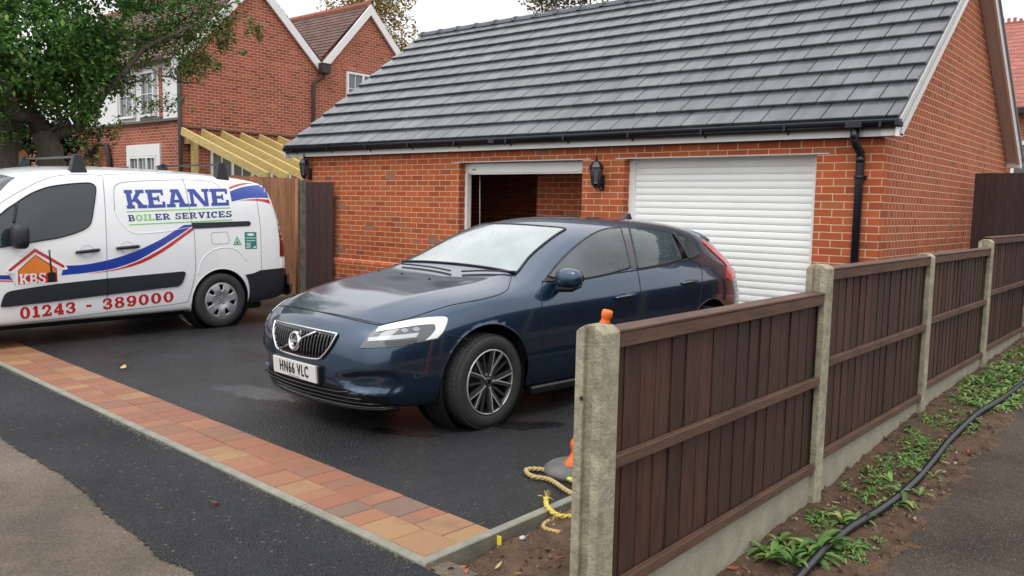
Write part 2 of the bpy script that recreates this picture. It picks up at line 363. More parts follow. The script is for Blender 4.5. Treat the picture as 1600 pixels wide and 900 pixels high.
# block paved band: two rows of tumbled blocks
def paver_mat():
    m = bpy.data.materials.new('block_paving'); m.use_nodes = True; t = m.node_tree; p = t.nodes['Principled BSDF']
    g = t.nodes.new('ShaderNodeNewGeometry'); cr = t.nodes.new('ShaderNodeValToRGB'); cr.color_ramp.interpolation = 'CONSTANT'
    cols = [(0, (138, 90, 66)), (.18, (144, 98, 71)), (.34, (134, 87, 65)), (.5, (146, 110, 76)), (.62, (141, 94, 69)), (.78, (129, 91, 70)), (.88, (150, 115, 79)), (.96, (116, 93, 78))]
    el = cr.color_ramp.elements
    while len(el) < len(cols): el.new(.5)
    for i, (a, c) in enumerate(cols): el[i].position = a; el[i].color = S(c)
    t.links.new(g.outputs['Random Per Island'], cr.inputs[0])
    tc = t.nodes.new('ShaderNodeTexCoord')
    n = t.nodes.new('ShaderNodeTexNoise'); n.inputs['Scale'].default_value = 5; n.inputs['Detail'].default_value = 5; t.links.new(tc.outputs['Object'], n.inputs['Vector'])
    r2 = t.nodes.new('ShaderNodeValToRGB'); r2.color_ramp.elements[0].position = .52; r2.color_ramp.elements[1].position = .72
    t.links.new(n.outputs[0], r2.inputs[0])
    mx = t.nodes.new('ShaderNodeMix'); mx.data_type = 'RGBA'; mu = t.nodes.new('ShaderNodeMath'); mu.operation = 'MULTIPLY'; mu.inputs[1].default_value = .55
    t.links.new(r2.outputs[0], mu.inputs[0]); t.links.new(mu.outputs[0], mx.inputs[0]); t.links.new(cr.outputs[0], mx.inputs[6]); mx.inputs[7].default_value = S((112, 84, 72))
    n2 = t.nodes.new('ShaderNodeTexNoise'); n2.inputs['Scale'].default_value = 90; n2.inputs['Detail'].default_value = 6; t.links.new(tc.outputs['Object'], n2.inputs['Vector'])
    mr = t.nodes.new('ShaderNodeMapRange'); mr.inputs['To Min'].default_value = .78; mr.inputs['To Max'].default_value = 1.22; t.links.new(n2.outputs[0], mr.inputs['Value'])
    m4 = t.nodes.new('ShaderNodeMix'); m4.data_type = 'RGBA'; m4.blend_type = 'MULTIPLY'; m4.inputs[0].default_value = 1
    t.links.new(mx.outputs[2], m4.inputs[6]); t.links.new(mr.outputs[0], m4.inputs[7]); t.links.new(m4.outputs[2], p.inputs['Base Color'])
    p.inputs['Roughness'].default_value = .62
    bp = t.nodes.new('ShaderNodeBump'); bp.inputs['Strength'].default_value = .35; bp.inputs['Distance'].default_value = .004; t.links.new(n2.outputs[0], bp.inputs['Height']); t.links.new(bp.outputs[0], p.inputs['Normal'])
    return m
ang = math.atan(-.0616)
Mk = Matrix.Translation((.117, -6.015, 0)) @ Matrix.Rotation(ang, 4, 'Z')
b = MB(); rnd = random.Random(11)
for row, (y0, y1) in enumerate(((.055, .247), (.252, .458))):
    x = -.065
    while x > -15.5:
        w = rnd.choice((.12, .18, .19, .23, .14, .2)); dz = rnd.uniform(-.0015, .0015)
        b.box(x-w+.0025, x-.0025, y0, y1, -.08, .004+dz, Mk, bev=.004)
        x -= w
b.build('block_paving', paver_mat(), kind='structure')
b = MB(); b.box(-15.5, -.06, .052, .46, -.1, -.006, Mk); b.build('jointing_sand', mat('joint_sand', S((70, 60, 50)), .95, var=.3, vscale=30), kind='structure')
# concrete edging
b = MB(); x = 0
while x > -15: b.box(x-.912, x-.003, 0, .05, -.14, .006, Mk, bev=.004); x -= .915
b.build('kerb', M_KERB, kind='structure')
b = MB(); y = -6.01
while y < .2:
    b.box(.065, .115, y, y+.912, -.14, .012, None, bev=.004); y += .915
b.build('kerb', M_KERB, kind='structure')
# soil bed, one lumpy mesh
nx, ny = 110, 560
xs = [.112+(1.62-.112)*i/nx for i in range(nx+1)]; ys = [-7.6+(9.5+7.6)*((j/ny)**1.25) for j in range(ny+1)]
def soil_h(x, y):
    z = soil_z(x, y)
    z += .016*fnoise(x, y, 5)+.016*fnoise(x, y, 15)+.011*fnoise(x, y, 38)
    if x < .16: z -= .02*(.16-x)/.05
    if y < -6.05:
        k = min(1, (-6.05-y)/.3); z = z*(1-k)+(-.02)*k
        if x < .5: z -= .05*k
    if x > 1.45: z -= .03*(x-1.45)/.17
    return z
b = MB(); b.add([(x, y, soil_h(x, y)) for y in ys for x in xs], [(j*(nx+1)+i, j*(nx+1)+i+1, (j+1)*(nx+1)+i+1, (j+1)*(nx+1)+i) for j in range(ny) for i in range(nx)], True)
b.build('soil', M_SOIL, kind='structure', norm=False)
# old path beyond the corrugated pipe, climbing gently with the soil
b = MB(); ys2 = [-30, -12, -9, -7.6]+[-7.3+.3*k for k in range(56)]
def path_z(y): return soil_z(1.5, y)-.012 if y > -6.1 else -.06+.0*y
vs = []
for y in ys2:
    for x in (1.47, 1.9, 2.6, 4, 9, 30): vs.append((x+(.03*fnoise(y, 1, 2) if x == 1.47 else 0), y, path_z(y)+(.0 if x < 3 else .0)))
fs = [(j*6+i, j*6+i+1, (j+1)*6+i+1, (j+1)*6+i) for j in range(len(ys2)-1) for i in range(5)]
b.add(vs, fs, True); b.build('path', M_PATH, kind='structure', norm=False)
# bits of grit and clods on the soil and fallen leaves
b = MB(); rnd = random.Random(5)
for k in range(6500):
    x = rnd.uniform(.15, 1.55); y = rnd.choice((rnd.uniform(-7.2, -3), rnd.uniform(-4.5, 3))); r = rnd.choice((.003, .004, .006, .009, .013)) * rnd.uniform(.7, 1.3)
    z = soil_h(x, y); M = Matrix.Translation((x, y, z+r*.3)) @ Matrix.Rotation(rnd.uniform(0, 6), 4, 'Z') @ Matrix.Rotation(rnd.uniform(0, 3), 4, 'X')
    a = [(r*rnd.uniform(.6, 1.1)*c[0], r*rnd.uniform(.6, 1.1)*c[1], r*rnd.uniform(.5, 1)*c[2]) for c in ((1, 0, 0), (0, 1, 0), (-1, 0, 0), (0, -1, 0), (0, 0, 1), (0, 0, -1))]
    b.add([M @ Vector(v) for v in a], [(0, 1, 4), (1, 2, 4), (2, 3, 4), (3, 0, 4), (1, 0, 5), (2, 1, 5), (3, 2, 5), (0, 3, 5)])
def islmat(name, cols, rough=.8):
    m = bpy.data.materials.new(name); m.use_nodes = True; t = m.node_tree; p = t.nodes['Principled BSDF']; p.inputs['Roughness'].default_value = rough
    g = t.nodes.new('ShaderNodeNewGeometry'); cr = t.nodes.new('ShaderNodeValToRGB'); el = cr.color_ramp.elements
    while len(el) < len(cols): el.new(.5)
    for i, (a, c) in enumerate(cols): el[i].position = a; el[i].color = S(c)
    t.links.new(g.outputs['Random Per Island'], cr.inputs[0]); t.links.new(cr.outputs[0], p.inputs['Base Color']); return m
o = b.build('soil_clods', islmat('clods', [(0, (60, 44, 34)), (.5, (96, 74, 56)), (.85, (120, 104, 88)), (1, (160, 150, 138))], .95), kind='stuff')
# fallen leaves: curled little blades
def leafblade(b, c, L, W, rz, tilt, curl=.3):
    M = Matrix.Translation(c) @ Matrix.Rotation(rz, 4, 'Z') @ Matrix.Rotation(tilt, 4, 'X')
    vs = []
    for i in range(5):
        t = i/4; w = W*math.sin(math.pi*(.08+.9*t))**.8; z = curl*L*(t-.5)**2
        vs += [M @ Vector((-w/2, L*(t-.5), z+.15*w)), M @ Vector((0, L*(t-.5), z)), M @ Vector((w/2, L*(t-.5), z+.15*w))]
    fs = []
    for i in range(4):
        for j in range(2): a = i*3+j; fs.append((a, a+1, a+4, a+3))
    b.add(vs, fs, True)
b = MB(); rnd = random.Random(3)
for k in range(170):
    x = rnd.uniform(.15, 1.5); y = rnd.uniform(-6.6, 2)
    leafblade(b, (x, y, soil_h(x, y)+.012), rnd.uniform(.02, .055), rnd.uniform(.012, .028), rnd.uniform(0, 6), rnd.uniform(-.5, .5))
b.build('fallen_leaves', islmat('dry_leaf', [(0, (120, 60, 30)), (.3, (165, 80, 35)), (.6, (140, 112, 70)), (.85, (176, 150, 100)), (1, (110, 120, 50))], .7), kind='stuff')
b = MB(); leafblade(b, (-4.59, -5.024, .012), .07, .05, .8, .3, .8); leafblade(b, (-4.56, -5.0, .02), .04, .03, 2.2, -.5, .8)
tag(b.build('fallen_leaf', mat('yellow_leaf', S((196, 150, 88)), .6)), 'single curled yellow leaf lying alone on the dark driveway', 'leaf')
b = MB()
for (x, y) in ((.17, -5.93), (.2, -5.88), (.14, -5.98), (.25, -5.95)): leafblade(b, (x, y, -.03), .09, .045, 1.2*x*20, .35, .8)
tag(b.build('leaf_pile', mat('orange_leaf', S((170, 84, 34)), .7, var=.3, vscale=40)), 'small heap of orange leaves at the outer corner of the concrete edging', 'leaves')
# small objects on the soil
b = MB(); b.box(.138, .162, -5.602, -5.598, -.03, .012); tag(b.build('plastic_tag', mat('tag_yellow', S((224, 208, 50)), .5)), 'small yellow plastic tag stuck upright in soil against the edging', 'tag')
b = MB(); b.sphere((.2, -5.5, -.012), .014, 8, 6, (1, 1.3, .7)); tag(b.build('stone', mat('pale_stone', S((190, 190, 186)), .7, bump=.4)), 'pale grey pebble on the soil beside the yellow tag', 'stone')
b = MB(); b.box(-1.15, -1.105, -6.225, -6.205, -.006, .012, Matrix.Rotation(0, 4, 'Z')); tag(b.build('brick_chip', mat('chip', S((80, 50, 44)), .8)), 'small dark red brick chip lying on the fresh tarmac strip', 'chip')

# loose grit shed along the edging, on the strip and across the driveway
b = MB(); rnd = random.Random(77)
def chip(x, y, z, r):
    M = Matrix.Translation((x, y, z+r*.3)) @ Matrix.Rotation(rnd.uniform(0, 6), 4, 'Z') @ Matrix.Rotation(rnd.uniform(0, 3), 4, 'X')
    a = [(r*rnd.uniform(.6, 1.1)*c[0], r*rnd.uniform(.6, 1.1)*c[1], r*rnd.uniform(.5, 1)*c[2]) for c in ((1, 0, 0), (0, 1, 0), (-1, 0, 0), (0, -1, 0), (0, 0, 1), (0, 0, -1))]
    b.add([M @ Vector(v) for v in a], [(0, 1, 4), (1, 2, 4), (2, 3, 4), (3, 0, 4), (1, 0, 5), (2, 1, 5), (3, 2, 5), (0, 3, 5)])
for k in range(3600):
    x = rnd.uniform(-6, .05); d = abs(rnd.gauss(0, .018)) if rnd.random() < .8 else abs(rnd.gauss(0, .06))
    if fnoise(x, 2, 1.3) < rnd.uniform(-.3, .35): continue
    chip(x, kline(x)-.004-d, -.006, rnd.uniform(.0015, .004))
for k in range(500): chip(rnd.uniform(-7, 0), rnd.uniform(-6.5, -6.05), -.006, rnd.uniform(.001, .0028))
for k in range(900): chip(rnd.uniform(-7, .05), rnd.uniform(-5.6, -.5), 0, rnd.uniform(.001, .003))
for k in range(900):
    x = rnd.uniform(-3.2, .1); y = interp(edge, x)+rnd.gauss(0, .02); chip(x, y, -.008, rnd.uniform(.0015, .0035))
b.build('loose_grit', islmat('grit', [(0, (60, 58, 54)), (.5, (112, 104, 90)), (.85, (146, 138, 120)), (1, (180, 174, 160))], .9), kind='stuff')
# ------------------------------------------------------------------ garage
BR_G = [(0, (150, 76, 49)), (.12, (164, 83, 51)), (.35, (176, 89, 54)), (.6, (184, 95, 56)), (.8, (170, 85, 52)), (.95, (180, 101, 62)), (1, (158, 100, 72))]
M_BF = brick_mat('garage_brick_front', BR_G, (214, 178, 146), off=(0, .0125))
BR_S = [(0, (146, 78, 54)), (.12, (160, 84, 56)), (.35, (170, 90, 60)), (.6, (176, 95, 64)), (.8, (164, 86, 58)), (.95, (176, 104, 70)), (1, (150, 98, 74))]
M_BS = brick_mat('garage_brick_side', BR_S, (216, 182, 150), bw=.1125, flem=False, off=(.03, .0125), ms=.005)
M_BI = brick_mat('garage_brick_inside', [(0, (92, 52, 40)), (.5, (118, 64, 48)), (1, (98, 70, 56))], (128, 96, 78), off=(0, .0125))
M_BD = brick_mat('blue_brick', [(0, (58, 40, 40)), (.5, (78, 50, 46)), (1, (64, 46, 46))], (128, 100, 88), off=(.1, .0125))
M_WHITE = mat('white_upvc', S((226, 228, 226)), .35, var=.03, vscale=3)
M_BROWNU = mat('brown_soffit', S((206, 192, 186)), .5, var=.04)
M_BLACK = mat('black_plastic', S((22, 26, 34)), .32, var=.1)
M_DOOR = mat('door_white', S((240, 242, 240)), .42, var=.03, vscale=2)
M_GREYS = mat('steel_grey', S((150, 152, 152)), .5)
M_CONC = mat('concrete_floor', S((150, 146, 140)), .8, var=.2)
M_DARKW = mat('dark_roof_void', S((34, 30, 28)), .9); M_CEIL = mat('plasterboard', S((170, 164, 156)), .9)
G = thing('garage', 'red brick garage with dark tiled pitched roof and two roller door openings', 'garage', (0, 0, 0))
XL, D, ZT = -8.95, 5.84, 2.26
O2 = (-5.48, -3.44); O1 = (-2.855, -.625); ZO = 2.035; WT = .215
def wall_panel(b, x0, x1, z0, z1): b.box(x0, x1, 0, WT, z0, z1)
b = MB()
wall_panel(b, XL, O2[0], -.15, ZO); wall_panel(b, O2[1], O1[0], -.15, ZO); wall_panel(b, O1[1], -.001, -.15, ZO)
wall_panel(b, XL, -.001, ZO, 2.155)
b.build('front_wall', M_BF, G, uv=True)
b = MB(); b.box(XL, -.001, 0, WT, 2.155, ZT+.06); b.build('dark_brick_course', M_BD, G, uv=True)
# soldier/stretcher course shows as one long lintel line of steel over each opening
b = MB()
for a, c in (O2, O1): b.box(a-.12, c+.12, -.006, WT+.01, ZO-.012, ZO-.001)
b.parts('lintel', mat('lintel_white', S((206, 204, 198)), .5), G)
def gable(x0, x1, name, m):
    b = MB(); zr = 4.42; pts = [(x0, WT, -.15), (x0, D, -.15), (x0, D, ZT), (x0, D/2, zr), (x0, WT, ZT+.04)]
    b.prism(pts, (x1-x0, 0, 0)); return b.build(name, m, G, uv=True)
gable(-WT, 0, 'side_wall', M_BS); gable(XL, XL+WT, 'side_wall', M_BF)
b = MB(); b.box(-WT+.001, 0, 0.001, WT-.001, -.15, 2.26); b.build('corner_brickwork', M_BF, G, uv=True)
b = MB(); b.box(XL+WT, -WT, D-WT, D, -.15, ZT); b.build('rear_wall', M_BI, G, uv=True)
b = MB(); b.box(XL+WT, -WT, WT, D-WT, -.1, .02); b.build('floor', M_CONC, G)
# inner faces and dividing wall
b = MB(); b.box(-8.73, -4.78, 2.6, 2.7, .02, ZT-.03); b.box(-4.78, -3.1, .95, 1.05, .02, ZT-.03); b.box(-4.88, -4.78, .95, 2.6, .02, ZT-.03)
b.parts('inner_wall', M_BF, G, uv=True)
b = MB(); b.box(XL+WT, -WT, WT, D-WT, ZT-.02, ZT); b.build('ceiling', M_CEIL, G)
# plinth
b = MB()
for a, c in ((XL, O2[0]), (O2[1], O1[0]), (O1[1], .056)):
    b.add([(a, -.056, -.15), (c, -.056, -.15), (c, -.056, .545), (a, -.056, .545), (a, -.002, .6), (c, -.002, .6), (a, -.002, -.15), (c, -.002, -.15)],
          [(0, 1, 2, 3), (3, 2, 5, 4), (0, 3, 4, 6), (1, 7, 5, 2)])
b.add([(.056, -.056, -.15), (.056, D, -.15), (.056, D, .545), (.056, -.056, .545), (.002, -.002, .6), (.002, D, .6)], [(0, 1, 2, 3), (3, 2, 5, 4)])
b.parts('plinth', M_BF, G, uv=True)
# roller door closed (right) and its guides
def slats(b, x0, x1, z0, z1, y):
    pitch = .0755; z = z0; n = 6; pr = [(0, .0), (.08, -.006), (.35, -.010), (.65, -.008), (.9, -.004), (.95, .001)]
    vs = []; k = 0
    while z < z1:
        for t, dy in pr:
            vs += [(x0, y+dy, z+t*pitch), (x1, y+dy, z+t*pitch)]; k += 1
        z += pitch
    b.add(vs, [(2*i, 2*i+1, 2*i+3, 2*i+2) for i in range(k-1)], False)
b = MB(); slats(b, O1[0]+.06, O1[1]-.05, .03, ZO-.02, .17); dr = b.build('roller_door', M_DOOR, G)
b = MB(); b.box(O1[0]+.06, O1[1]-.05, .155, .18, .0, .045); b.build('bottom_rail', M_DOOR, dr)
b = MB()
for x in (O1[0]+.002, O1[1]-.068, ): b.box(x, x+.066, .12, .2, 0, ZO-.02, bev=.004)
b.parts('door_guide', M_DOOR, dr)
b = MB(); b.box(O2[0]+.044, O2[1]-.044, .12, .21, 1.885, ZO-.02, bev=.006); b.box(O2[0]+.07, O2[1]-.07, .13, .19, 1.868, 1.886, bev=.003)
r2 = b.build('raised_roller_door', M_DOOR, G)
b = MB(); b.box(O2[0]+.14, O2[0]+.2, .112, .1195, 1.925, 1.94, bev=.002); b.build('door_badge', M_BLACK, r2)
b = MB()
for x in (O2[0]+.002, O2[1]-.042): b.box(x, x+.04, .12, .2, 0, ZO-.02, bev=.004)
b.parts('door_guide', M_DOOR, r2)
b = MB(); b.tube([(O2[0]+.16, .24, 1.88), (O2[0]+.165, .25, 1.3), (O2[0]+.17, .24, .9)], .008, 6); b.build('pull_strap', M_GREYS, r2)
# cable and switch box inside
b = MB(); b.tube([(-6.2, 2.58, 2.2), (-6.2, 2.58, 1.75)], .008, 6); b.box(-6.25, -6.15, 2.55, 2.6, 1.66, 1.76, bev=.01); b.build('switch_box', M_GREYS, G)
# roof: tiles laid as real overlapping pieces
ZR0, VE, ZE = 4.60, -.16, 2.30
VR = 2.92; XR, XLv = .17, -9.24
slope = math.atan2(ZR0-ZE, VR-VE); Ls = math.hypot(ZR0-ZE, VR-VE); NC = 12; gauge = Ls/NC; TW = .3
M_TILE = mat('roof_tile', S((74, 77, 82)), .38, var=.42, vscale=1.6, coat=.28, island=.2, stretch=(4, 1, 1), bump=.25, bscale=45, rvar=.08, detail=8, bdist=.006)
def roof_slope(sign, name):
    rnd = random.Random(3+sign); b = MB()
    for c in range(NC):
        s0 = c*gauge; s1 = min(Ls+.0, s0+gauge+.075)
        x = XLv-(TW/2 if c % 2 else 0)
        while x < XR-.001:
            a, e = max(x, XLv), min(x+TW, XR); x += TW
            if e-a < .02: continue
            lift = rnd.uniform(-.0015, .0015)
            # local frame: u along x, s up the slope, n normal; tile is thick at its toe and tucks under the next
            def pt(u, s, n):
                v = VE+s*math.cos(slope); z = ZE+s*math.sin(slope)
                v -= n*math.sin(slope); z += n*math.cos(slope)
                return (u, v if sign < 0 else 2*VR-v, z)
            g_ = .0055
            n0, n1 = .062+lift, .032+lift
            if c == NC-1: s1 = Ls
            t0 = n0-.042
            v = [pt(a+g_, s0, t0), pt(e-g_, s0, t0), pt(e-g_, s0, n0-.005), pt(a+g_, s0, n0-.005), pt(a+g_, s0+.008, n0), pt(e-g_, s0+.008, n0), pt(a+g_, s1, n1-.012), pt(e-g_, s1, n1-.012), pt(a+g_, s1, 0), pt(e-g_, s1, 0)]
            b.add(v, [(0, 1, 2, 3), (3, 2, 5, 4), (4, 5, 7, 6), (0, 3, 4, 6, 8), (1, 9, 7, 5, 2), (8, 6, 7, 9)])
    return b.build(name, M_TILE, G)
rf = roof_slope(-1, 'roof'); rf2 = roof_slope(1, 'roof')
b = MB()
for sgn in (-1, 1):
    v = [(x, VE if sgn < 0 else 2*VR-VE, ZE-.01) for x in (XLv+.02, XR-.02)]+[(x, VR, ZR0-.01) for x in (XR-.02, XLv+.02)]
    b.prism([Vector(q) for q in v], (0, 0, -.06))
b.build('roof_deck', M_DARKW, G)
b = MB(); x = XLv
while x < XR:
    e = min(x+.45, XR)
    prof = [(-.13, -.055), (-.105, -.005), (-.06, .028), (0, .04), (.06, .028), (.105, -.005), (.13, -.055)]
    for k, (xx0, xx1, up) in enumerate(((x, x+.05, .012), (x+.05, e-.004, 0))):
        if xx1 <= xx0: continue
        vs = []
        for xx in (xx0, xx1):
            for (dy, dz) in prof: vs.append((xx, VR+dy*(1+up*4), ZR0+.02+dz+up))
        n = len(prof); b.add(vs, [(i, i+1, n+i+1, n+i) for i in range(n-1)]+[tuple(range(n))[::-1], tuple(range(n, 2*n))], True)
    x += .45
b.build('ridge', mat('ridge_tile', S((70, 76, 84)), .5, var=.2, vscale=3), rf)
# barge boards, soffits, fascia
for xo, xi in ((XR, .0), (XLv, XL)):
    for sgn in (-1, 1):
        def q(v, z): return (v if sgn < 0 else 2*VR-v, z)
        b = MB(); x0, x1 = (xo-.028, xo) if xo > 0 else (xo, xo+.028)
        y0, z0 = VE-.02, ZE-.008
        pts = [q(y0, z0), q(VR, ZR0-.004), q(VR, ZR0-.17), q(y0+.12, z0-.135), q(y0, z0-.135)]
        b.prism([(x0, a, c) for a, c in pts], (x1-x0, 0, 0)); b.build('barge_board', M_WHITE, G)
        b = MB(); pts = [q(y0+.03, z0-.02), q(VR, ZR0-.03), q(VR, ZR0-.015), q(y0+.02, z0-.005)]
        dx = .03
        b.prism([(xo-.006 if xo > 0 else xo-.03, a, c) for a, c in pts], (.034, 0, 0)); b.build('verge_undercloak', M_GREYS, G)
        b = MB(); xa_, xb_ = (min(xi, xo)+.002, max(xi, xo)-.03)
        pts = [q(y0+.1, z0-.13), q(VR, ZR0-.158), q(VR, ZR0-.148), q(y0+.1, z0-.12)]
        b.prism([(xa_, a, c) for a, c in pts], (xb_-xa_, 0, 0)); b.build('soffit', M_BROWNU, G)
b = MB(); b.box(XLv+.03, XR-.03, -.10, -.08, 2.168, 2.30); b.box(XLv+.03, XR-.03, D+.08, D+.1, 2.168, 2.30); b.parts('fascia', M_WHITE, G)
b = MB(); b.box(XLv+.03, XR-.03, -.08, -.002, 2.175, 2.185); b.box(XLv+.03, XR-.03, D+.002, D+.08, 2.175, 2.185); b.parts('soffit', M_WHITE, G)
b = MB(); b.box(-.0, XR, VE+.03, -.002, 2.165, 2.19, bev=.004); b.box(0.0, XR, -.12, -.10, 2.17, 2.3); b.box(0., XR-.002, D, D+.16, 2.165, 2.26); b.parts('box_end', M_WHITE, G)
# gutter: half round with brackets
def gutter(x0, x1, y, z, r=.056):
    b = MB(); pr = [(-r, .012), (-r, 0)]+[(-r*math.cos(t), -r*math.sin(t)) for t in [math.pi*k/10 for k in range(1, 10)]]+[(r, 0), (r, .012)]
    pr += [(px*.9, pz) for px, pz in pr[::-1]]
    vs = []
    for x in (x0, x1):
        for py, pz in pr: vs.append((x, y+py, z+pz))
    n = len(pr); b.add(vs, [(i, (i+1) % n, n+(i+1) % n, n+i) for i in range(n)], True)
    for x in (x0, x1): b.add([(x, y+py, z+pz) for py, pz in pr[:13]], [tuple(range(13))])
    return b
gt = gutter(XLv-.0, XR+.0, -.157, 2.302, .052).build('gutter', M_BLACK, G)
b = MB(); x = -9.0
while x < .1: b.box(x, x+.025, -.2135, -.1, 2.243, 2.252); b.box(x, x+.025, -.2135, -.209, 2.252, 2.3); b.box(x, x+.025, -.106, -.1, 2.21, 2.29); x += .9
b.parts('gutter_bracket', M_BLACK, gt)
b = MB(); b.box(XR-.03, XR+.012, -.214, -.095, 2.24, 2.318, bev=.012); b.build('stop_end', M_BLACK, gt)
b = MB(); b.box(-4.78, -4.68, -.214, -.1, 2.24, 2.3, bev=.01); b.build('gutter_joint', M_BLACK, gt)
b = MB(); b.box(-.3, -.15, -.214, -.1, 2.236, 2.3, bev=.012); b.build('outlet', M_BLACK, gt)
gutter(XLv, XR, D+.16, 2.285).build('gutter', M_BLACK, G)
b = MB(); xd = -.225
b.tube([(xd, -.16, 2.25), (xd, -.16, 2.14), (xd+.01, -.15, 2.10), (xd+.03, -.05, 2.02), (xd+.03, -.045, 1.95), (xd+.03, -.045, .05)], [.04, .04, .04, .038, .038, .038], 14)
b.tube([(xd+.03, -.045, 1.99), (xd+.03, -.045, 1.93)], .04, 14); b.tube([(xd, -.16, 2.22), (xd, -.16, 2.14)], .04, 14)
for z in (1.78, .6): b.tube([(xd+.03, -.045, z), (xd+.03, -.045, z+.03)], .041, 14); b.box(xd-.03, xd+.09, -.02, 0, z, z+.03)
b.build('downpipe', M_BLACK, G)
# bright mortar-stained and grey bricks patched in here and there
b = MB()
for (y, z) in ((.16, .835), (.5, .835), (.42, .76), (1.3, .4), (2.1, .98), (2.55, 1.13), (2.7, 1.28), (3.2, 1.35)):
    b.box(-.001, .0025, y, y+.1, z+.012, z+.07)
for (x, z) in ((-8.2, 1.47), (-8.15, 1.24), (-8.1, 1.4), (-7.9, .71), (-5.9, .93), (-6.9, 1.83), (-7.4, 1.08), (-8.6, 1.1)):
    xx = math.floor(x/.225)*.225; zz = math.floor(z/.075)*.075+.012
    b.box(xx+.006, xx+.21, -.0025, .001, zz, zz+.063)
b.parts('odd_brick', mat('grey_brick', S((138, 110, 92)), .85, var=.15, vscale=20), G)

# wall lanterns
def lantern(loc, label):
    t = thing('wall_lantern', label, 'lantern', loc, 'black coach lanterns on the garage wall')
    o = Vector(loc); b = MB(); c = o+Vector((0, -.13, 0)); M = Matrix.Translation(c) @ Matrix.Rotation(R(30), 4, 'Z')
    b.lathe([(.001, .205), (.012, .2), (.012, .175), (.02, .165), (.008, .15), (.045, .125), (.075, .085), (.086, .065), (.086, .055), (.03, .05)], 6, M, smooth=False); b.build('lantern_cap', M_BLACK, t)
    b = MB(); b.lathe([(.072, .054), (.045, -.115)], 6, M, smooth=False); b.build('glass', mat('lantern_glass', S((70, 78, 82)), .08, coat=.6), t)
    b = MB()
    for k in range(6):
        a = R(30+60*k); b.tube([c+Vector((.079*math.cos(a), .079*math.sin(a), .058)), c+Vector((.049*math.cos(a), .049*math.sin(a), -.12))], .006, 5)
    b.lathe([(.08, .058), (.084, .05), (.076, .046)], 6, M, smooth=False); b.lathe([(.05, -.11), (.056, -.125), (.05, -.14), (.03, -.16), (.03, -.175), (.001, -.19)], 6, M, smooth=False)
    b.build('lantern_frame', M_BLACK, t)
    b = MB(); b.box(o.x-.035, o.x+.035, -.02, -.001, o.z-.2, o.z-.02, bev=.008); b.tube([o+Vector((0, -.02, -.12)), o+Vector((0, -.06, -.17)), o+Vector((0, -.13, -.165))], .01, 8); b.build('wall_bracket', M_BLACK, t)
    b = MB(); b.tube([c+Vector((0, 0, -.1)), c+Vector((0, 0, -.02))], .012, 8); b.sphere(c+Vector((0, 0, 0)), .022, 8, 6); b.build('bulb', mat('bulb', S((210, 205, 190)), .3), t)
lantern((-3.15, 0, 1.86), 'black six-sided coach lantern on the brick pier between the two garage doors')
lantern((-8.77, 0, 2.0), 'black coach lantern at the left end of the garage wall above the dark gate panel')
# ------------------------------------------------------------------ fence on the right
def post_mat():
    return mat('concrete_post', S((154, 147, 126)), .88, var=.42, vscale=11, bump=1, bscale=34, detail=9, col2=None, bdist=.012)
M_POST = post_mat()
M_GRAV = mat('gravel_board_concrete', S((152, 147, 130)), .8, var=.2, vscale=8, bump=.35, bscale=60, detail=8)
M_FW = mat('brown_stained_wood', S((62, 37, 26)), .7, var=.5, vscale=5, island=.28, bump=.5, bscale=14, stretch=(10, 10, 1.2), detail=7, bdist=.006)
M_FR = mat('brown_rail_wood', S((84, 60, 46)), .72, var=.45, vscale=3, island=.1, bump=.5, bscale=12, stretch=(6, 1.2, 10), detail=7, bdist=.006)
knots(M_FW, 5, .1, .5); knots(M_FR, 4, .08, .55)
PY = [-6.14, -4.255, -2.36, -.5, 1.4, 3.3, 5.2, 7.1]; PTOP = [1.09, 1.205, 1.20, 1.262, 1.29, 1.3, 1.32, 1.34]
GTOP = [(.195), (.235), (.29), (.32), (.33), (.34), (.35)]; PANT = [1.062, 1.175, 1.182, 1.27, 1.275, 1.285, 1.3]
FX = 1.0
def fpost(y, top, zb):
    b = MB(); w, d, s = .05, .05, .018
    # H-section post with a slot each side, shallow roof top
    prof = [(-w, -d), (-s, -d), (-s, -d+.022), (s, -d+.022), (s, -d), (w, -d), (w, d), (s, d), (s, d-.022), (-s, d-.022), (-s, d), (-w, d)]
    ch = .004
    vs = []; levels = [zb-.3]
    z = zb-.3; rnd = random.Random(int(y*100))
    for z in (zb-.3, top-.022): vs += [(FX+px, y+py, z) for px, py in prof]
    vs += [(FX+px*(.8 if abs(px) == w else 1), y+py, top - (.0 if abs(px) < w else .012)) for px, py in prof]
    n = len(prof); fs = [tuple(range(2*n, 3*n))]
    for k in (0, n):
        for i in range(n): fs.append((k+i, k+(i+1) % n, k+n+(i+1) % n, k+n+i))
    b.add(vs, fs)
    return b
tops = ['tall pitted concrete fence post at the near end of the fence', 'concrete fence post second from the near end, beside the dark red-brown near panel',
        'concrete fence post third from the near end', 'concrete fence post fourth from the near end, in front of the tall dark fence', 'concrete fence post fifth from the near end at the photo edge', 'concrete fence post sixth from the near end', 'concrete fence post seventh from the near end', 'farthest concrete fence post']
for i, (y, t) in enumerate(zip(PY, PTOP)):
    if y > 6: break
    zb = soil_z(1.05, y)
    o = fpost(y, t, zb).build('fence_post', M_POST, bev=.004); tag(o, tops[i], 'fence post', 'concrete posts of the right-hand fence')
    if i == 0:
        b = MB(); b.tube([(FX-.022, y-.0515, .86), (FX-.022, y-.049, .86)], .007, 12); b.build('bolt_hole', mat('hole', S((40, 38, 34)), .9), o)
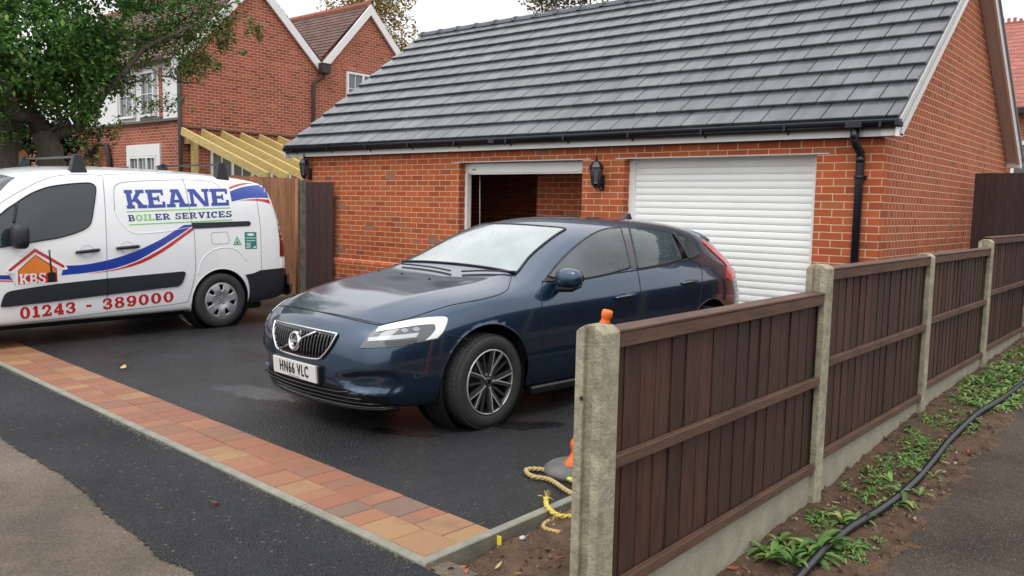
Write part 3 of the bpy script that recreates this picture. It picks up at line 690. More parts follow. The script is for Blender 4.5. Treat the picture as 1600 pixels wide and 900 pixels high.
pl = ['near feather-edge fence panel in front of the blue car', 'second feather-edge fence panel from the near end, below the black downpipe', 'third feather-edge fence panel from the near end', 'fourth feather-edge fence panel, below the tall dark fence', 'fifth feather-edge fence panel at the photo edge', 'sixth fence panel, farthest along']
gl = ['near concrete gravel board under the first fence panel', 'second concrete gravel board from the near end', 'third concrete gravel board from the near end', 'fourth concrete gravel board beside the weeds', 'fifth concrete gravel board by the photo edge', 'sixth gravel board, farthest along']
for i in range(5):
    y0, y1 = PY[i]+.03, PY[i+1]-.03; zt, zg = PANT[i], GTOP[i]
    t = thing('wooden_fence', 'brown '+pl[i], 'fence panel', (FX, (y0+y1)/2, zg), 'brown panels of the right-hand fence')
    b = MB(); rnd = random.Random(40+i); y = y0+.0; k = 0
    while y < y1-.01:
        w = .107+rnd.uniform(-.006, .006); e = min(y+w+.012, y1)
        # feathered board: thick edge overlaps thin edge
        x1 = FX+.006+rnd.uniform(-.002, .002); kk = rnd.uniform(-.0025, .0025)
        b.add([(x1-.006, y, zg+.002), (x1+.008+kk, y, zg+.002), (x1+.003, e, zg+.002), (x1-.006, e, zg+.002), (x1-.006, y, zt-.01), (x1+.008-kk, y+kk, zt-.01), (x1+.003, e+kk, zt-.01), (x1-.006, e, zt-.01)],
              [(3, 2, 1, 0), (4, 5, 6, 7), (0, 1, 5, 4), (1, 2, 6, 5), (2, 3, 7, 6), (3, 0, 4, 7)])
        y += w
    b.build('boards', M_FW, t)
    for z0, z1 in ((zt-.048, zt-.001), ((zt+zg)/2-.005, (zt+zg)/2+.036), (zg+.001, zg+.042)):
        b = MB(); dep = .028
        b.box(FX+.018, FX+.018+dep, y0+.023, y1-.023, z0, z1, bev=.003); b.build('rail', M_FR, t)
    b = MB(); b.box(FX-.03, FX+.049, y0+.022, y1-.022, zt+.0005, zt+.012, bev=.003); b.build('capping', M_FR, t)
    b = MB(); b.box(FX-.022, FX+.022, y0, y1, zg-.3, zg, bev=.004); tag(b.build('gravel_board', M_GRAV), gl[i], 'gravel board', 'concrete gravel boards of the right-hand fence')
# tall dark fence behind, meeting the garage side wall
M_DF = mat('dark_fence_wood', S((58, 43, 37)), .8, var=.3, vscale=4, island=.12, bump=.4, bscale=12, stretch=(8, 8, 1), detail=6)
t = thing('tall_fence', 'tall dark brown close-board fence running right from the garage side wall', 'fence', (1.5, 3.55, 0))
b = MB(); x = .06; rnd = random.Random(2)
while x < 3.6: b.box(x, x+.118, 3.55+rnd.uniform(0, .004), 3.57+rnd.uniform(0, .004), .1, 1.985-.0*x); x += .12
b.build('boards', M_DF, t)
b = MB(); b.box(.06, 3.6, 3.57, 3.62, .5, .58); b.box(.06, 3.6, 3.57, 3.62, 1.6, 1.68); b.parts('rail', M_DF, t)

# ------------------------------------------------------------------ left: new timber fence, concrete post, dark gate panel
M_NW = mat('new_brown_wood', S((158, 116, 86)), .7, var=.3, vscale=3.5, island=.16, bump=.35, bscale=12, stretch=(9, 9, 1), detail=7)
FXL = -8.45
t = thing('timber_fence', 'new light brown close-board fence standing behind the white van', 'fence', (FXL, -2, 0))
b = MB(); y = -.47; rnd = random.Random(6); 
while y > -3.3:
    b.box(FXL-.01+rnd.uniform(-.003, .003), FXL+.012+rnd.uniform(-.003, .003), y-.123, y-.003, .02, 1.80+rnd.uniform(0, .006)+.012*((-y)*.4)); y -= .125
b.build('boards', M_NW, t)
b = MB(); b.box(FXL-.05, FXL-.012, -3.4, -.47, 1.2, 1.28); b.box(FXL-.05, FXL-.012, -3.4, -.47, .4, .48); b.parts('rail', M_NW, t)
b = MB(); b.tube([(FXL-.02, -.42-.09, 0), (FXL-.02, -.42-.09, 1.80)], .045, 10); b.build('round_post', M_NW, t)
b = MB(); b.box(FXL-.05, FXL+.05, -.45, -.35, -.1, 1.79, bev=.006); tag(b.build('concrete_post', mat('grey_post', S((112, 112, 102)), .85, var=.4, vscale=14, bump=.6, bscale=50)), 'speckled grey concrete post between the light brown fence and the dark gate panel', 'post')
a0, a1 = Vector((-8.4, -.36, 0)), Vector((-8.06, -.1, 0))
t = thing('gate_panel', 'dark brown narrow gate panel against the left end of the garage wall', 'gate', (-8.2, -.2, 0))
b = MB(); d = (a1-a0); n = 4
for k in range(n):
    p, q = a0+d*(k/n), a0+d*((k+.97)/n); b.beam(p+Vector((0, 0, .9)), q+Vector((0, 0, .9)), .02, 1.72)
b.build('boards', mat('dark_gate_wood', S((64, 46, 42)), .8, var=.3, vscale=5, island=.12, bump=.4, bscale=12, stretch=(8, 8, 1)), t)
b = MB(); b.beam(a0+Vector((0, .03, 1.5)), a1+Vector((0, .03, 1.5)), .03, .07); b.beam(a0+Vector((0, .03, .4)), a1+Vector((0, .03, .4)), .03, .07); b.parts('rail', M_DF, t)
# dark fence far left behind the van
t = thing('boundary_fence', 'dark brown boundary fence far left behind the van bonnet', 'fence', (-13.5, -4, 0))
b = MB(); x = -20
while x < -10.6: b.box(x, x+.13, -3.62-.0, -3.6, 0, 1.72); x += .134
b.build('boards', M_DF, t)

# ------------------------------------------------------------------ pale timber lean-to frame against the house
M_PINE = mat('treated_pine', S((198, 174, 112)), .7, var=.2, vscale=4, bump=.25, bscale=20, stretch=(1.5, 8, 8), detail=6, island=.07)
ys = [2.42, 2.95, 3.5, 4.05, 4.6, 5.18]
t = thing('pergola_frame', 'unfinished lean-to frame of pale yellow timber rafters against the brick house', 'lean-to frame', (-15.5, 3.8, 0))
for y in ys:
    b = MB(); a, e = Vector((-17.2, y, 3.12)), Vector((-13.6, y, 1.99)); b.beam(a, e, .07, .19, bev=.005); b.build('rafter', M_PINE, t)
b = MB(); b.beam((-17.19, 2.3, 3.0), (-17.19, 6.2, 3.05), .12, .12) if False else b.box(-17.28, -17.18, 2.5, 6.2, 2.82, 3.0); b.build('wall_plate', M_PINE, t)
b = MB(); b.box(-13.98, -13.88, 2.2, 6, 1.85, 1.95); b.build('beam', M_PINE, t)
for y in (2.5, 5.9):
    b = MB(); b.box(-13.99, -13.87, y-.06, y+.06, 0, 1.85); b.build('post', M_PINE, t)
b = MB(); b.box(-17.18, -17.06, 2.62, 2.76, 0, 2.95); b.build('post', M_PINE, t)
b = MB(); b.box(-13.2, -12.6, 1.9, 4.4, 1.84, 1.9); b.box(-13.0, -12.9, 1.9, 4.4, 0, 1.84); tag(b.build('wall_coping', M_WHITE), 'low white-topped screen in front of the timber lean-to', 'screen')
# ------------------------------------------------------------------ brick house behind
BR_H = [(0, (128, 70, 52)), (.2, (152, 82, 60)), (.5, (168, 92, 68)), (.75, (158, 85, 62)), (.92, (142, 78, 59)), (1, (178, 112, 80))]
M_BH = brick_mat('old_house_brick', BR_H, (204, 174, 154), dirt=.24, ms=.006)
M_OT = mat('old_brown_tile', S((104, 78, 70)), .8, var=.3, vscale=3, island=.15)
M_GLASS = mat('window_glass', S((88, 98, 100)), .06, coat=.5, spec=.8)
M_PAINT = mat('white_paint', S((226, 228, 228)), .5, var=.04)
H = thing('brick_house', 'old red brick house with twin gables, white barge boards and brown tiled roof', 'house', (-17.3, 6, 0))
XH = -17.3; YF = 2.48
g1 = (2.48, 6.63, 4.56, 5.07, 7.16); g2 = (6.63, 10.2, 8.41, 5.45, 7.16)
b = MB(); pts = [(XH, 2.48, -.2), (XH, 13.5, -.2), (XH, 13.5, 5.3), (XH, 10.2, 5.3), (XH, 8.41, 7.14), (XH, 6.63, 5.38), (XH, 4.56, 7.14), (XH, 2.48, 5.0)]
b.prism(pts, (-.3, 0, 0)); b.build('gable_wall', M_BH, H, uv=True)
b = MB(); b.box(-22.2, XH-.3, YF, YF+.3, -.2, 3.42); b.build('front_wall', M_BH, H, uv=True)
b = MB(); b.box(-26, -22.2, YF-1.2, YF-.9, -.2, 2.9); b.box(-22.2, -21.9, YF-1.2, YF, -.2, 3.4); b.build('side_wing', M_BH, H, uv=True)
# white upper storey bay with narrow brick strips
b = MB(); b.box(-22.2, XH-.02, YF-.03, YF+.3, 3.44, 4.98); b.build('white_upper_wall', M_PAINT, H)
b = MB()
for x in (-18.35, -19.35, -20.6): b.box(x, x+.16, YF-.05, YF-.031, 3.5, 4.75)
b.parts('brick_strip', M_BH, H, uv=True)
b = MB(); b.box(-22.3, XH+.03, YF-.1, YF-.035, 3.40, 3.46); b.box(-19.3, -18.2, YF-.09, YF-.03, 3.47, 3.53); b.parts('sill', mat('lead', S((92, 88, 84)), .6), H)
def window(x0, x1, z0, z1, ax, pos, panes, name='window'):
    b = MB(); f = .06
    def bx(a, c, d, e, y0, y1):
        if ax == 'y': b.box(a, c, pos-y1, pos-y0, d, e)
        else: b.box(pos+y0, pos+y1, a, c, d, e)
    bx(x0, x1, z0, z0+f, 0, .07); bx(x0, x1, z1-f, z1, 0, .07)
    for k in range(panes+1):
        x = x0+(x1-x0-f)*k/panes; bx(x, x+f, z0+f+.001, z1-f-.001, 0, .069)
    fr = b.build(name, M_PAINT, H)
    b = MB(); bx(x0+.02, x1-.02, z0+.02, z1-.02, .005, .02); b.build('pane', M_GLASS, fr)
    b = MB()
    for k in range(panes):
        xa = x0+(x1-x0-f)*k/panes+f; xb = x0+(x1-x0-f)*(k+1)/panes; xm = (xa+xb)/2; bx(xm-.01, xm+.01, z0+f, z1-f, .021, .04); zm = (z0+z1)/2; bx(xa, xb, zm-.01, zm+.01, .041, .05)
    b.build('glazing_bar', M_PAINT, fr)
window(-20.0, -18.55, 1.75, 2.56, 'y', YF, 3); window(-19.2, -18.5, 3.55, 4.7, 'y', YF-.05, 1); window(-20.4, -19.6, 3.55, 4.7, 'y', YF-.05, 1)
b = MB(); b.prism([(-20.16, YF, 2.86), (-18.36, YF, 2.86), (-18.36, YF, 2.3), (-18.55, YF, 2.3), (-18.55, YF, 2.57), (-20.0, YF, 2.57), (-20.0, YF, 2.3), (-20.16, YF, 2.3)], (0, -.05, 0)); b.build('window_surround', M_PAINT, H)
window(7.55, 8.75, 4.3, 5.25, 'x', XH, 2)
window(3.2, 5.6, 1.2, 2.75, 'x', XH, 4)
b = MB(); b.box(XH+.001, XH+.02, 7.4, 8.9, 5.27, 5.5); b.build('brick_arch', M_BH, H, uv=True)
b = MB(); b.box(XH, XH+.06, 2.5, 8.2, 3.22, 3.25); b.build('flashing', mat('lead', S((92, 88, 84)), .6), H)
# roofs
def slope_roof(y0, z0, y1, z1, x0, x1, name='roof'):
    b = MB(); rnd = random.Random(int(y0*10)); L = math.hypot(y1-y0, z1-z0); n = int(L/.16)
    dy, dz = (y1-y0)/L, (z1-z0)/L; ny, nz_ = (-dz, dy) if dy > 0 else (dz, -dy)
    for k in range(n):
        s0 = k*L/n; s1 = s0+L/n+.04
        for x in [x0+(x1-x0)*j/36 for j in range(36)]:
            w = (x1-x0)/36
            vs = []
            for s, h in ((s0, .0), (s0, .035), (s1, .012), (s1, -.01)):
                for xx in (x+.002, x+w-.002): vs.append((xx, y0+dy*s+ny*h, z0+dz*s+nz_*h))
            b.add(vs, [(0, 1, 3, 2), (2, 3, 5, 4), (0, 2, 4, 6), (1, 7, 5, 3)])
    return b.build(name, M_OT, H)
slope_roof(2.2, 4.85, 4.56, 7.3, -26, XH+.02); slope_roof(6.66, 5.42, 4.56, 7.3, -26, XH+.02); slope_roof(6.6, 5.42, 8.41, 7.3, -26, XH+.02); slope_roof(10.5, 5.2, 8.41, 7.3, -26, XH+.02)
b = MB()
for y in (4.56, 8.41): b.tube([(-26, y, 7.3), (XH+.02, y, 7.3)], .11, 8)
b.build('ridge', mat('ridge_clay', S((150, 92, 74)), .8, var=.2), H)
for (ya, za, yb, zb) in ((2.2, 4.82, 4.56, 7.29), (6.63, 5.32, 4.56, 7.29), (6.63, 5.32, 8.41, 7.29), (10.5, 5.18, 8.41, 7.29)):
    b = MB(); w = .3
    b.prism([(XH+.04, ya, za), (XH+.04, yb, zb), (XH+.04, yb, zb-w), (XH+.04, ya+(.0), za-w*.9)], (.06, 0, 0)); b.build('barge_board', M_PAINT, H)
# rainwater pipes
b = MB(); b.box(XH+.1, XH+.3, 6.5, 6.78, 5.05, 5.3, bev=.02); b.tube([(XH+.2, 6.64, 5.05), (XH+.18, 6.62, 4.95), (XH+.07, 6.42, 4.8), (XH+.06, 6.36, 4.7), (XH+.06, 6.36, 0)], .05, 8)
b.box(XH+.1, XH+.3, 6.5, 6.78, 5.3, 5.33)
b.build('downpipe', mat('old_black_iron', S((52, 44, 44)), .6), H)
b = MB(); b.tube([(XH+.03, 2.4, 5.0), (XH+.03, 2.4, 0)], .055, 8); b.build('downpipe', mat('old_black_iron', S((52, 44, 44)), .6), H)
b = MB(); b.tube([(-21.9, 2.2, 2.55), (-21.6, 2.3, 2.95), (-21.2, 2.38, 2.9), (-21.1, 2.4, 2.5), (-21.1, 2.4, 0)], .07, 8); b.build('soil_pipe', mat('old_black_iron', S((52, 44, 44)), .6), H)
b = MB(); b.box(XH+.001, XH+.04, 8.9, 13.4, -.2, .2); b.build('plinth', M_BH, H, uv=True)
# far right house: red tiled roof, brick wall, arched window
R2 = thing('neighbour_house', 'red tiled brick house just visible past the right end of the garage', 'house', (2, 22, 0))
ytile = 18
M_RT = mat('red_clay_tile', S((156, 96, 84)), .8, var=.2, vscale=6, island=.12)
M_BR2 = brick_mat('red_brick_far', BR_H, (190, 158, 140))
b = MB(); x0 = -6.0; b.box(x0, 8, ytile, ytile+8, -.2, 4.4); b.build('wall', M_BR2, R2, uv=True)
b = MB()
for k in range(22):
    s0, s1 = k/22, (k+1.25)/22
    y_a, z_a = ytile-.3+3.6*s0, 4.35+2.95*s0; y_b, z_b = ytile-.3+3.6*s1, 4.35+2.95*s1
    x = x0-.2
    while x < 8.2: b.add([(x+.003, y_a, z_a), (x+.197, y_a, z_a), (x+.197, y_a, z_a+.03), (x+.003, y_a, z_a+.03), (x+.003, y_b, z_b+.01), (x+.197, y_b, z_b+.01)], [(0, 1, 2, 3), (3, 2, 5, 4), (0, 3, 4), (1, 5, 2)]); x += .2
rr = b.build('roof', M_RT, R2)
b = MB(); x = x0
while x < 8: b.box(x, x+.08, ytile+3.28, ytile+3.34, 7.28, 7.40+.05*((int(x*10)) % 2)); x += .16
b.box(x0, 8, ytile+3.2, ytile+3.42, 7.2, 7.3); b.build('ridge', M_RT, rr)
b = MB(); cx, zc = -1.55, 3.1
pts = [(cx-.45, 1.9), (cx-.45, zc)]+[(cx-.45*math.cos(t), zc+.45*math.sin(t)) for t in [math.pi*k/10 for k in range(1, 10)]]+[(cx+.45, zc), (cx+.45, 1.9)]
b.prism([(x, ytile-.02, z) for x, z in pts], (0, -.04, 0)); w2 = b.build('window', M_PAINT, R2)
b = MB(); b.prism([(cx+(x-cx)*.82, ytile-.062, 1.9+(z-1.9)*.9+.06) for x, z in pts], (0, -.01, 0)); b.build('pane', M_GLASS, w2)
b = MB(); b.box(x0-.1, 8, ytile-.34, ytile-.2, 4.2, 4.34); b.build('gutter', M_BLACK, R2)
# ------------------------------------------------------------------ trees
def leafmat(name, cols, rough=.45, tr=.25):
    m = bpy.data.materials.new(name); m.use_nodes = True; t = m.node_tree; p = t.nodes['Principled BSDF']; p.inputs['Roughness'].default_value = rough
    p.inputs['Specular IOR Level'].default_value = .35
    g = t.nodes.new('ShaderNodeNewGeometry'); cr = t.nodes.new('ShaderNodeValToRGB'); el = cr.color_ramp.elements
    while len(el) < len(cols): el.new(.5)
    for i, (a, c) in enumerate(cols): el[i].position = a; el[i].color = S(c)
    t.links.new(g.outputs['Random Per Island'], cr.inputs[0]); t.links.new(cr.outputs[0], p.inputs['Base Color'])
    tl = t.nodes.new('ShaderNodeBsdfTranslucent'); t.links.new(cr.outputs[0], tl.inputs['Color']); mx = t.nodes.new('ShaderNodeMixShader'); mx.inputs[0].default_value = tr
    out = t.nodes['Material Output']; t.links.new(p.outputs[0], mx.inputs[1]); t.links.new(tl.outputs[0], mx.inputs[2]); t.links.new(mx.outputs[0], out.inputs['Surface'])
    return m
M_BARK = mat('bark', S((92, 84, 74)), .9, var=.35, vscale=6, bump=.8, bscale=20, stretch=(3, 3, 1))
def leaf_cloud(b, clumps, n, size, rnd, flat=0.4, hang=0, axis=None):
    tot = sum(c[4] if len(c) > 4 else c[1]**2 for c in clumps)
    for c in clumps:
        cen, r = Vector(c[0]), c[1]; sc = c[2] if len(c) > 2 else (1, 1, 1); wgt = (c[4] if len(c) > 4 else r*r)
        k = int(n*wgt/tot)
        for i in range(k):
            d = Vector((rnd.gauss(0, 1), rnd.gauss(0, 1), rnd.gauss(0, 1))).normalized()
            rr = r*(rnd.random()**.45)
            p = cen+Vector((d.x*rr*sc[0], d.y*rr*sc[1], d.z*rr*sc[2]))
            if noise.noise(p*2.1)+.35*noise.noise(p*5.3) < -.07: continue
            s = size*rnd.uniform(.6, 1.25); a = rnd.uniform(0, 6.28); el = rnd.gauss(-hang, .6)
            u = Vector((math.cos(a)*math.cos(el), math.sin(a)*math.cos(el), math.sin(el)))
            w = u.cross(Vector((rnd.gauss(0, .5), rnd.gauss(0, .5), 1))).normalized()*s*.3
            up = u.cross(w).normalized()*s*.08
            b.add([p, p+u*s*.45+w-up, p+u*s, p+u*s*.45-w-up], [(0, 1, 2), (0, 2, 3)])
def limb(b, pts, r0, r1, n=7):
    k = len(pts); b.tube(pts, [r0+(r1-r0)*i/(k-1) for i in range(k)], n)
def wob(p, q, n, amp, rnd):
    p, q = Vector(p), Vector(q); out = []
    for i in range(n+1):
        t = i/n; v = p.lerp(q, t)
        if 0 < i < n: v += Vector((rnd.uniform(-1, 1), rnd.uniform(-1, 1), rnd.uniform(-1, 1)))*amp
        out.append(v)
    return out
# big tree over the van: placed about x -12.5
T = thing('broadleaf_tree', 'large dark green broadleaf tree with grey twisted trunk spreading over the white van', 'tree', (-12.6, -2.0, 0))
rnd = random.Random(21)
def TP(px, py, x=-12.6): return P(px, py, 'x', x)
b = MB()
limb(b, [TP(82, 520), TP(84, 300), TP(78, 235), TP(66, 205)], .24, .18, 14)
limb(b, [TP(70, 215), TP(50, 180), TP(20, 178, -12.2), TP(8, 120, -12.0), TP(12, 40, -12), TP(30, -60, -12)], .15, .07, 9)
limb(b, [TP(80, 215), TP(100, 203), TP(125, 200), TP(134, 170), TP(136, 120), TP(150, 40)], .12, .05, 9)
limb(b, [TP(125, 200), TP(160, 150, -12), TP(190, 118, -11.8), TP(225, 75, -11.6), TP(255, 60, -11.5), TP(300, 40, -11.4)], .07, .025, 7)
limb(b, [TP(136, 150), TP(178, 62, -12.4), TP(200, 15, -12.4), TP(212, -30, -12.4)], .06, .03, 7)
limb(b, [TP(14, 520, -13), TP(16, 250, -13), TP(14, 180, -13), TP(0, 150, -13)], .2, .16, 9)
limb(b, [TP(28, 190), TP(2, 200), TP(-20, 205)], .12, .1, 8)
for k in range(34):
    x = rnd.uniform(30, 150); y = rnd.uniform(90, 215); limb(b, wob(TP(x, y, -12.6), TP(x+rnd.uniform(-25, 45), y-rnd.uniform(30, 90), -12.4+rnd.uniform(-.5, .5)), 3, .05, rnd), .025, .008, 5)
for k in range(16):
    x = rnd.uniform(170, 330); y = rnd.uniform(20, 130); limb(b, wob(TP(x, y, -11.7), TP(x+rnd.uniform(20, 70), y-rnd.uniform(-20, 30), -11.5+rnd.uniform(-.5, .5)), 3, .05, rnd), .015, .004, 4)
b.build('trunk', M_BARK, T)
M_LEAF = leafmat('laurel_leaf', [(0, (54, 86, 46)), (.3, (76, 116, 60)), (.6, (96, 142, 72)), (.85, (124, 168, 84)), (.97, (154, 186, 98)), (1, (174, 184, 98))], tr=.4)
clumps = []
def cl(px, py, r, x=-12.3, sc=(1, 1, 1), w=None): clumps.append((TP(px, py, x), r, sc, 0, w if w else r*r*sc[1]))
cl(40, 40, 1.15); cl(120, 60, 1.05); cl(60, -60, 1.5); cl(170, -40, 1.3); cl(150, 110, .62); cl(95, 120, .75, -12.1); cl(20, 110, .6, -12); cl(185, 60, .75)
cl(110, 160, .45, -12.0); cl(175, 150, .4); cl(160, 190, .3, -12, (1, 1, 1.1), .08); cl(140, 225, .3, -12.2, (1, .8, 1.2), .09); cl(60, 180, .4, -12.6, (1, 1, .8), .08)
cl(270, -60, 1.3, -12); cl(-60, 60, 1.3); cl(-40, 160, .8, -12.6); cl(20, 215, .5, -13.2); cl(-10, 20, 1.2, -11.6); cl(100, 215, .3, -12.9, (1, 1, 1), .05)
b = MB(); leaf_cloud(b, clumps, 52000, .10, rnd, hang=.25); b.build('crown', M_LEAF, T)
clumps = []
cl(250, 60, .62, -11.8, (1, 1, .75)); cl(225, 20, .6, -12.2); cl(300, 60, .6, -11.6, (1, 1, .65)); cl(345, 45, .42, -11.5, (1, 1, .6)); cl(290, 105, .42, -11.6, (1, 1, .7)); cl(330, 95, .33, -11.5, (1, 1.1, .5), .09)
cl(380, 40, .28, -11.4, (1, 1.2, .7), .09); cl(405, 52, .1, -11.4, (1, 1, 1.6), .03); cl(240, 115, .36, -11.9, (1, 1, .7), .09); cl(215, 165, .3, -11.9, (1, 1, .8), .06); cl(255, 160, .28, -11.8, (1, 1, .8), .05)
cl(290, 160, .22, -11.7, (1, 1, .8), .035); cl(300, 172, .14, -11.6, (1, 1.2, .5), .02); cl(200, 110, .45, -12); cl(375, 80, .12, -11.4, (1, 1.3, .6), .03); cl(330, 10, .4, -11.6, (1, 1, .6), .10)
cl(170, 200, .22, -12, (1, 1, 1), .04); cl(355, 72, .22, -11.5, (1, 1, .6), .05)
b = MB(); leaf_cloud(b, clumps, 15000, .06, rnd, hang=.2); b.build('outer_foliage', leafmat('elder_leaf', [(0, (58, 80, 44)), (.4, (84, 112, 58)), (.75, (112, 138, 72)), (1, (158, 168, 88))]), T)
b = MB(); leaf_cloud(b, [(TP(8, 100, -12), .22, (1, 1, 1.6)), (TP(42, 150, -12.1), .2), (TP(8, 60, -12), .14, (1, 1, 1.5))], 260, .09, rnd); b.build('dead_leaves', leafmat('dead_leaf', [(0, (110, 60, 36)), (1, (160, 90, 48))]), T)
b = MB(); b.beam(TP(20, 250, -12.9), TP(40, 240, -12.9), .12, .16); tag(b.build('nest_box', mat('raw_wood', S((190, 134, 84)), .7, var=.2)), 'small raw timber offcut lodged beside the tree trunk', 'timber')
b = MB(); leaf_cloud(b, [(P(20, 215, 'x', -14.2), .9, (1, 1.4, .8)), (P(100, 225, 'x', -14.2), .7, (1, 1.3, .8)), (P(60, 150, 'x', -14.4), .9, (1, 1.3, 1)), (P(-40, 200, 'x', -14), 1, (1, 1, 1))], 9000, .12, rnd)
tag(b.build('hedge', leafmat('hedge_leaf', [(0, (22, 34, 22)), (.6, (38, 58, 34)), (1, (60, 84, 48))])), 'dense hedge coloured shade-dark behind the trunk of the large tree', 'hedge')  # leaf colours darkened to give the shade under the tree
def far_tree(name, label, base, h, crown, cols, n, size, seed, tr=.22, group=None):
    t = thing(name, label, 'tree', base, group); rn = random.Random(seed); b = MB(); B = Vector(base)
    limb(b, wob(B, B+Vector((0, 0, h*.75)), 5, .2, rn), tr, tr*.4, 9)
    cr = []
    for (dx, dy, dz, r) in crown:
        c = B+Vector((dx, dy, dz)); limb(b, wob(B+Vector((0, 0, h*.4)), c, 4, .25, rn), tr*.4, .03, 6); cr.append((c, r))
    b.build('trunk', M_BARK, t); b = MB(); leaf_cloud(b, cr, n, size, rn); b.build('crown', leafmat(name+'_leaf', cols), t)
P1 = P(628, 60, 'y', 17)
AUT = [(0, (96, 92, 50)), (.4, (128, 116, 62)), (.7, (158, 132, 70)), (1, (176, 144, 84))]
far_tree('autumn_tree', 'yellowing autumn tree rising behind the right gable of the brick house', (P1.x-1.2, 17, 0), 11, [(-.5, 0, 8.6, 2.0), (.6, 0, 7.6, 1.3), (-1.8, 0, 9.6, 2.0), (1.0, .3, 6.6, .9), (-2.6, 0, 7.2, 1.8), (-.9, .5, 11, 1.8)], AUT, 22000, .17, 5)
P2 = P(880, 5, 'y', 34)
far_tree('distant_tree', 'dark olive tree top showing above the middle of the garage ridge', (P2.x, 34, 0), 14, [(0, 0, P2.z+1.2, 2.2), (-1.9, 0, P2.z+.9, 1.3), (2.3, 0, P2.z+1.8, 2.0), (4.4, 0, P2.z+2.6, 2), (-.6, 0, P2.z+3, 2)], [(0, (78, 80, 62)), (.5, (104, 102, 78)), (1, (132, 124, 92))], 22000, .24, 8)
P3 = P(440, 4, 'y', 20)
# ------------------------------------------------------------------ corrugated drain pipe in the weeds
def pv(y): return interp([(-8.5, 1.36), (-6.2, 1.33), (-5.09, 1.303), (-4.83, 1.298), (-4.55, 1.308), (-4.28, 1.338), (-4.03, 1.352), (-3.7, 1.356), (-3.0, 1.347), (-2.6, 1.36), (-2.2, 1.37), (-1.8, 1.395), (-1, 1.42), (3, 1.45)], y)
b = MB(); y = -8.2; pts = []; rs = []
while y < .2:
    k = int(round(y/.011)) % 2
    pts.append((pv(y)+.008*math.sin(y*3), y, soil_z(1.33, y)+.022+.006*math.sin(y*2.3))); rs.append(.0205 if k else .017); y += .011
b.tube(pts, rs, 10); tag(b.build('drain_pipe', mat('pipe_black', S((30, 32, 36)), .3, var=.2, vscale=30)), 'black corrugated drain pipe snaking through the weeds beside the path', 'pipe')
# weeds: individual plants, long low leaves
M_WEED = leafmat('weed_leaf', [(0, (74, 104, 54)), (.5, (104, 142, 72)), (.85, (134, 166, 90)), (1, (172, 174, 106))], .5)
def weed(b, c, s, rnd, n=14):
    c = Vector(c)
    for i in range(n):
        a = rnd.uniform(0, 6.28); el = rnd.uniform(.25, 1.15); L = s*rnd.uniform(.6, 1.25); W = L*rnd.uniform(.16, .27); sd = Vector((-math.sin(a), math.cos(a), 0))
        pr = []; p = c.copy(); seg = 4; e = el
        for k in range(seg+1):
            t = k/seg; w = W*math.sin(math.pi*(.12+.86*t)); pr.append((p.copy(), w)); p += Vector((math.cos(a)*math.cos(e), math.sin(a)*math.cos(e), math.sin(e)))*L/seg; e -= .42
        vs = []
        for q, w in pr: vs += [q-sd*w*.5+Vector((0, 0, w*.18)), q, q+sd*w*.5+Vector((0, 0, w*.18))]
        b.add(vs, [(k*3+j, k*3+j+1, k*3+j+4, k*3+j+3) for k in range(seg) for j in range(2)], True)
wl = [((1.27, -4.86), .14, 40, 'largest leafy green weed, sprawling over the near bend of the drain pipe'), ((1.2, -4.98), .11, 22, 'leafy weed at the front of the largest weed, nearest the camera'),
      ((1.24, -4.4), .10, 22, 'leafy weed beside the pipe beyond the largest weed'), ((1.12, -4.9), .09, 16, 'small weed on the fence side of the largest weed')]
rnd = random.Random(9)
for i, (xy, s, n, lab) in enumerate(wl):
    b = MB(); z = soil_h(*xy)
    for k in range(3): weed(b, (xy[0]+rnd.uniform(-.06, .06), xy[1]+rnd.uniform(-.08, .08), z), s, rnd, n//2)
    tag(b.build('weed', M_WEED), lab, 'weed', 'leafy weeds along the fence')
b = MB()
patches = [(1.2, -4.0, .16), (1.18, -3.7, .18), (1.22, -3.45, .2), (1.2, -3.1, .22), (1.28, -3.2, .2), (1.14, -2.9, .14), (1.2, -2.5, .2), (1.15, -4.45, .1), (1.38, -4.7, .12)]
for k in range(950):
    if rnd.random() < .38:
        cx, cy, r = rnd.choice(patches); x, y = rnd.gauss(cx, r*.32), rnd.gauss(cy, r*.55); s = rnd.uniform(.022, .055)
    else:
        y = rnd.choice((rnd.uniform(-2.3, 3), rnd.uniform(-2.0, .5))); x = rnd.uniform(1.1, 1.5) + .04*fnoise(y, 1, 2); s = rnd.uniform(.04, .085)
        if fnoise(x, y, 3.2, 4) < -.28: continue
    if x < 1.08 or x > 1.56: continue
    weed(b, (x, y, soil_h(min(x, 1.6), y)), s, rnd, 7)
for k in range(150):      # a few straggle over the pipe and on to the path edge
    y = rnd.uniform(-4.2, 2); x = pv(y)+rnd.gauss(0, .05)
    if fnoise(y, 5, 2.1) < -.05: continue
    weed(b, (x, y, soil_h(x, y)+.004), rnd.uniform(.04, .085), rnd, 7)
b.build('weed_patch', M_WEED, kind='stuff')
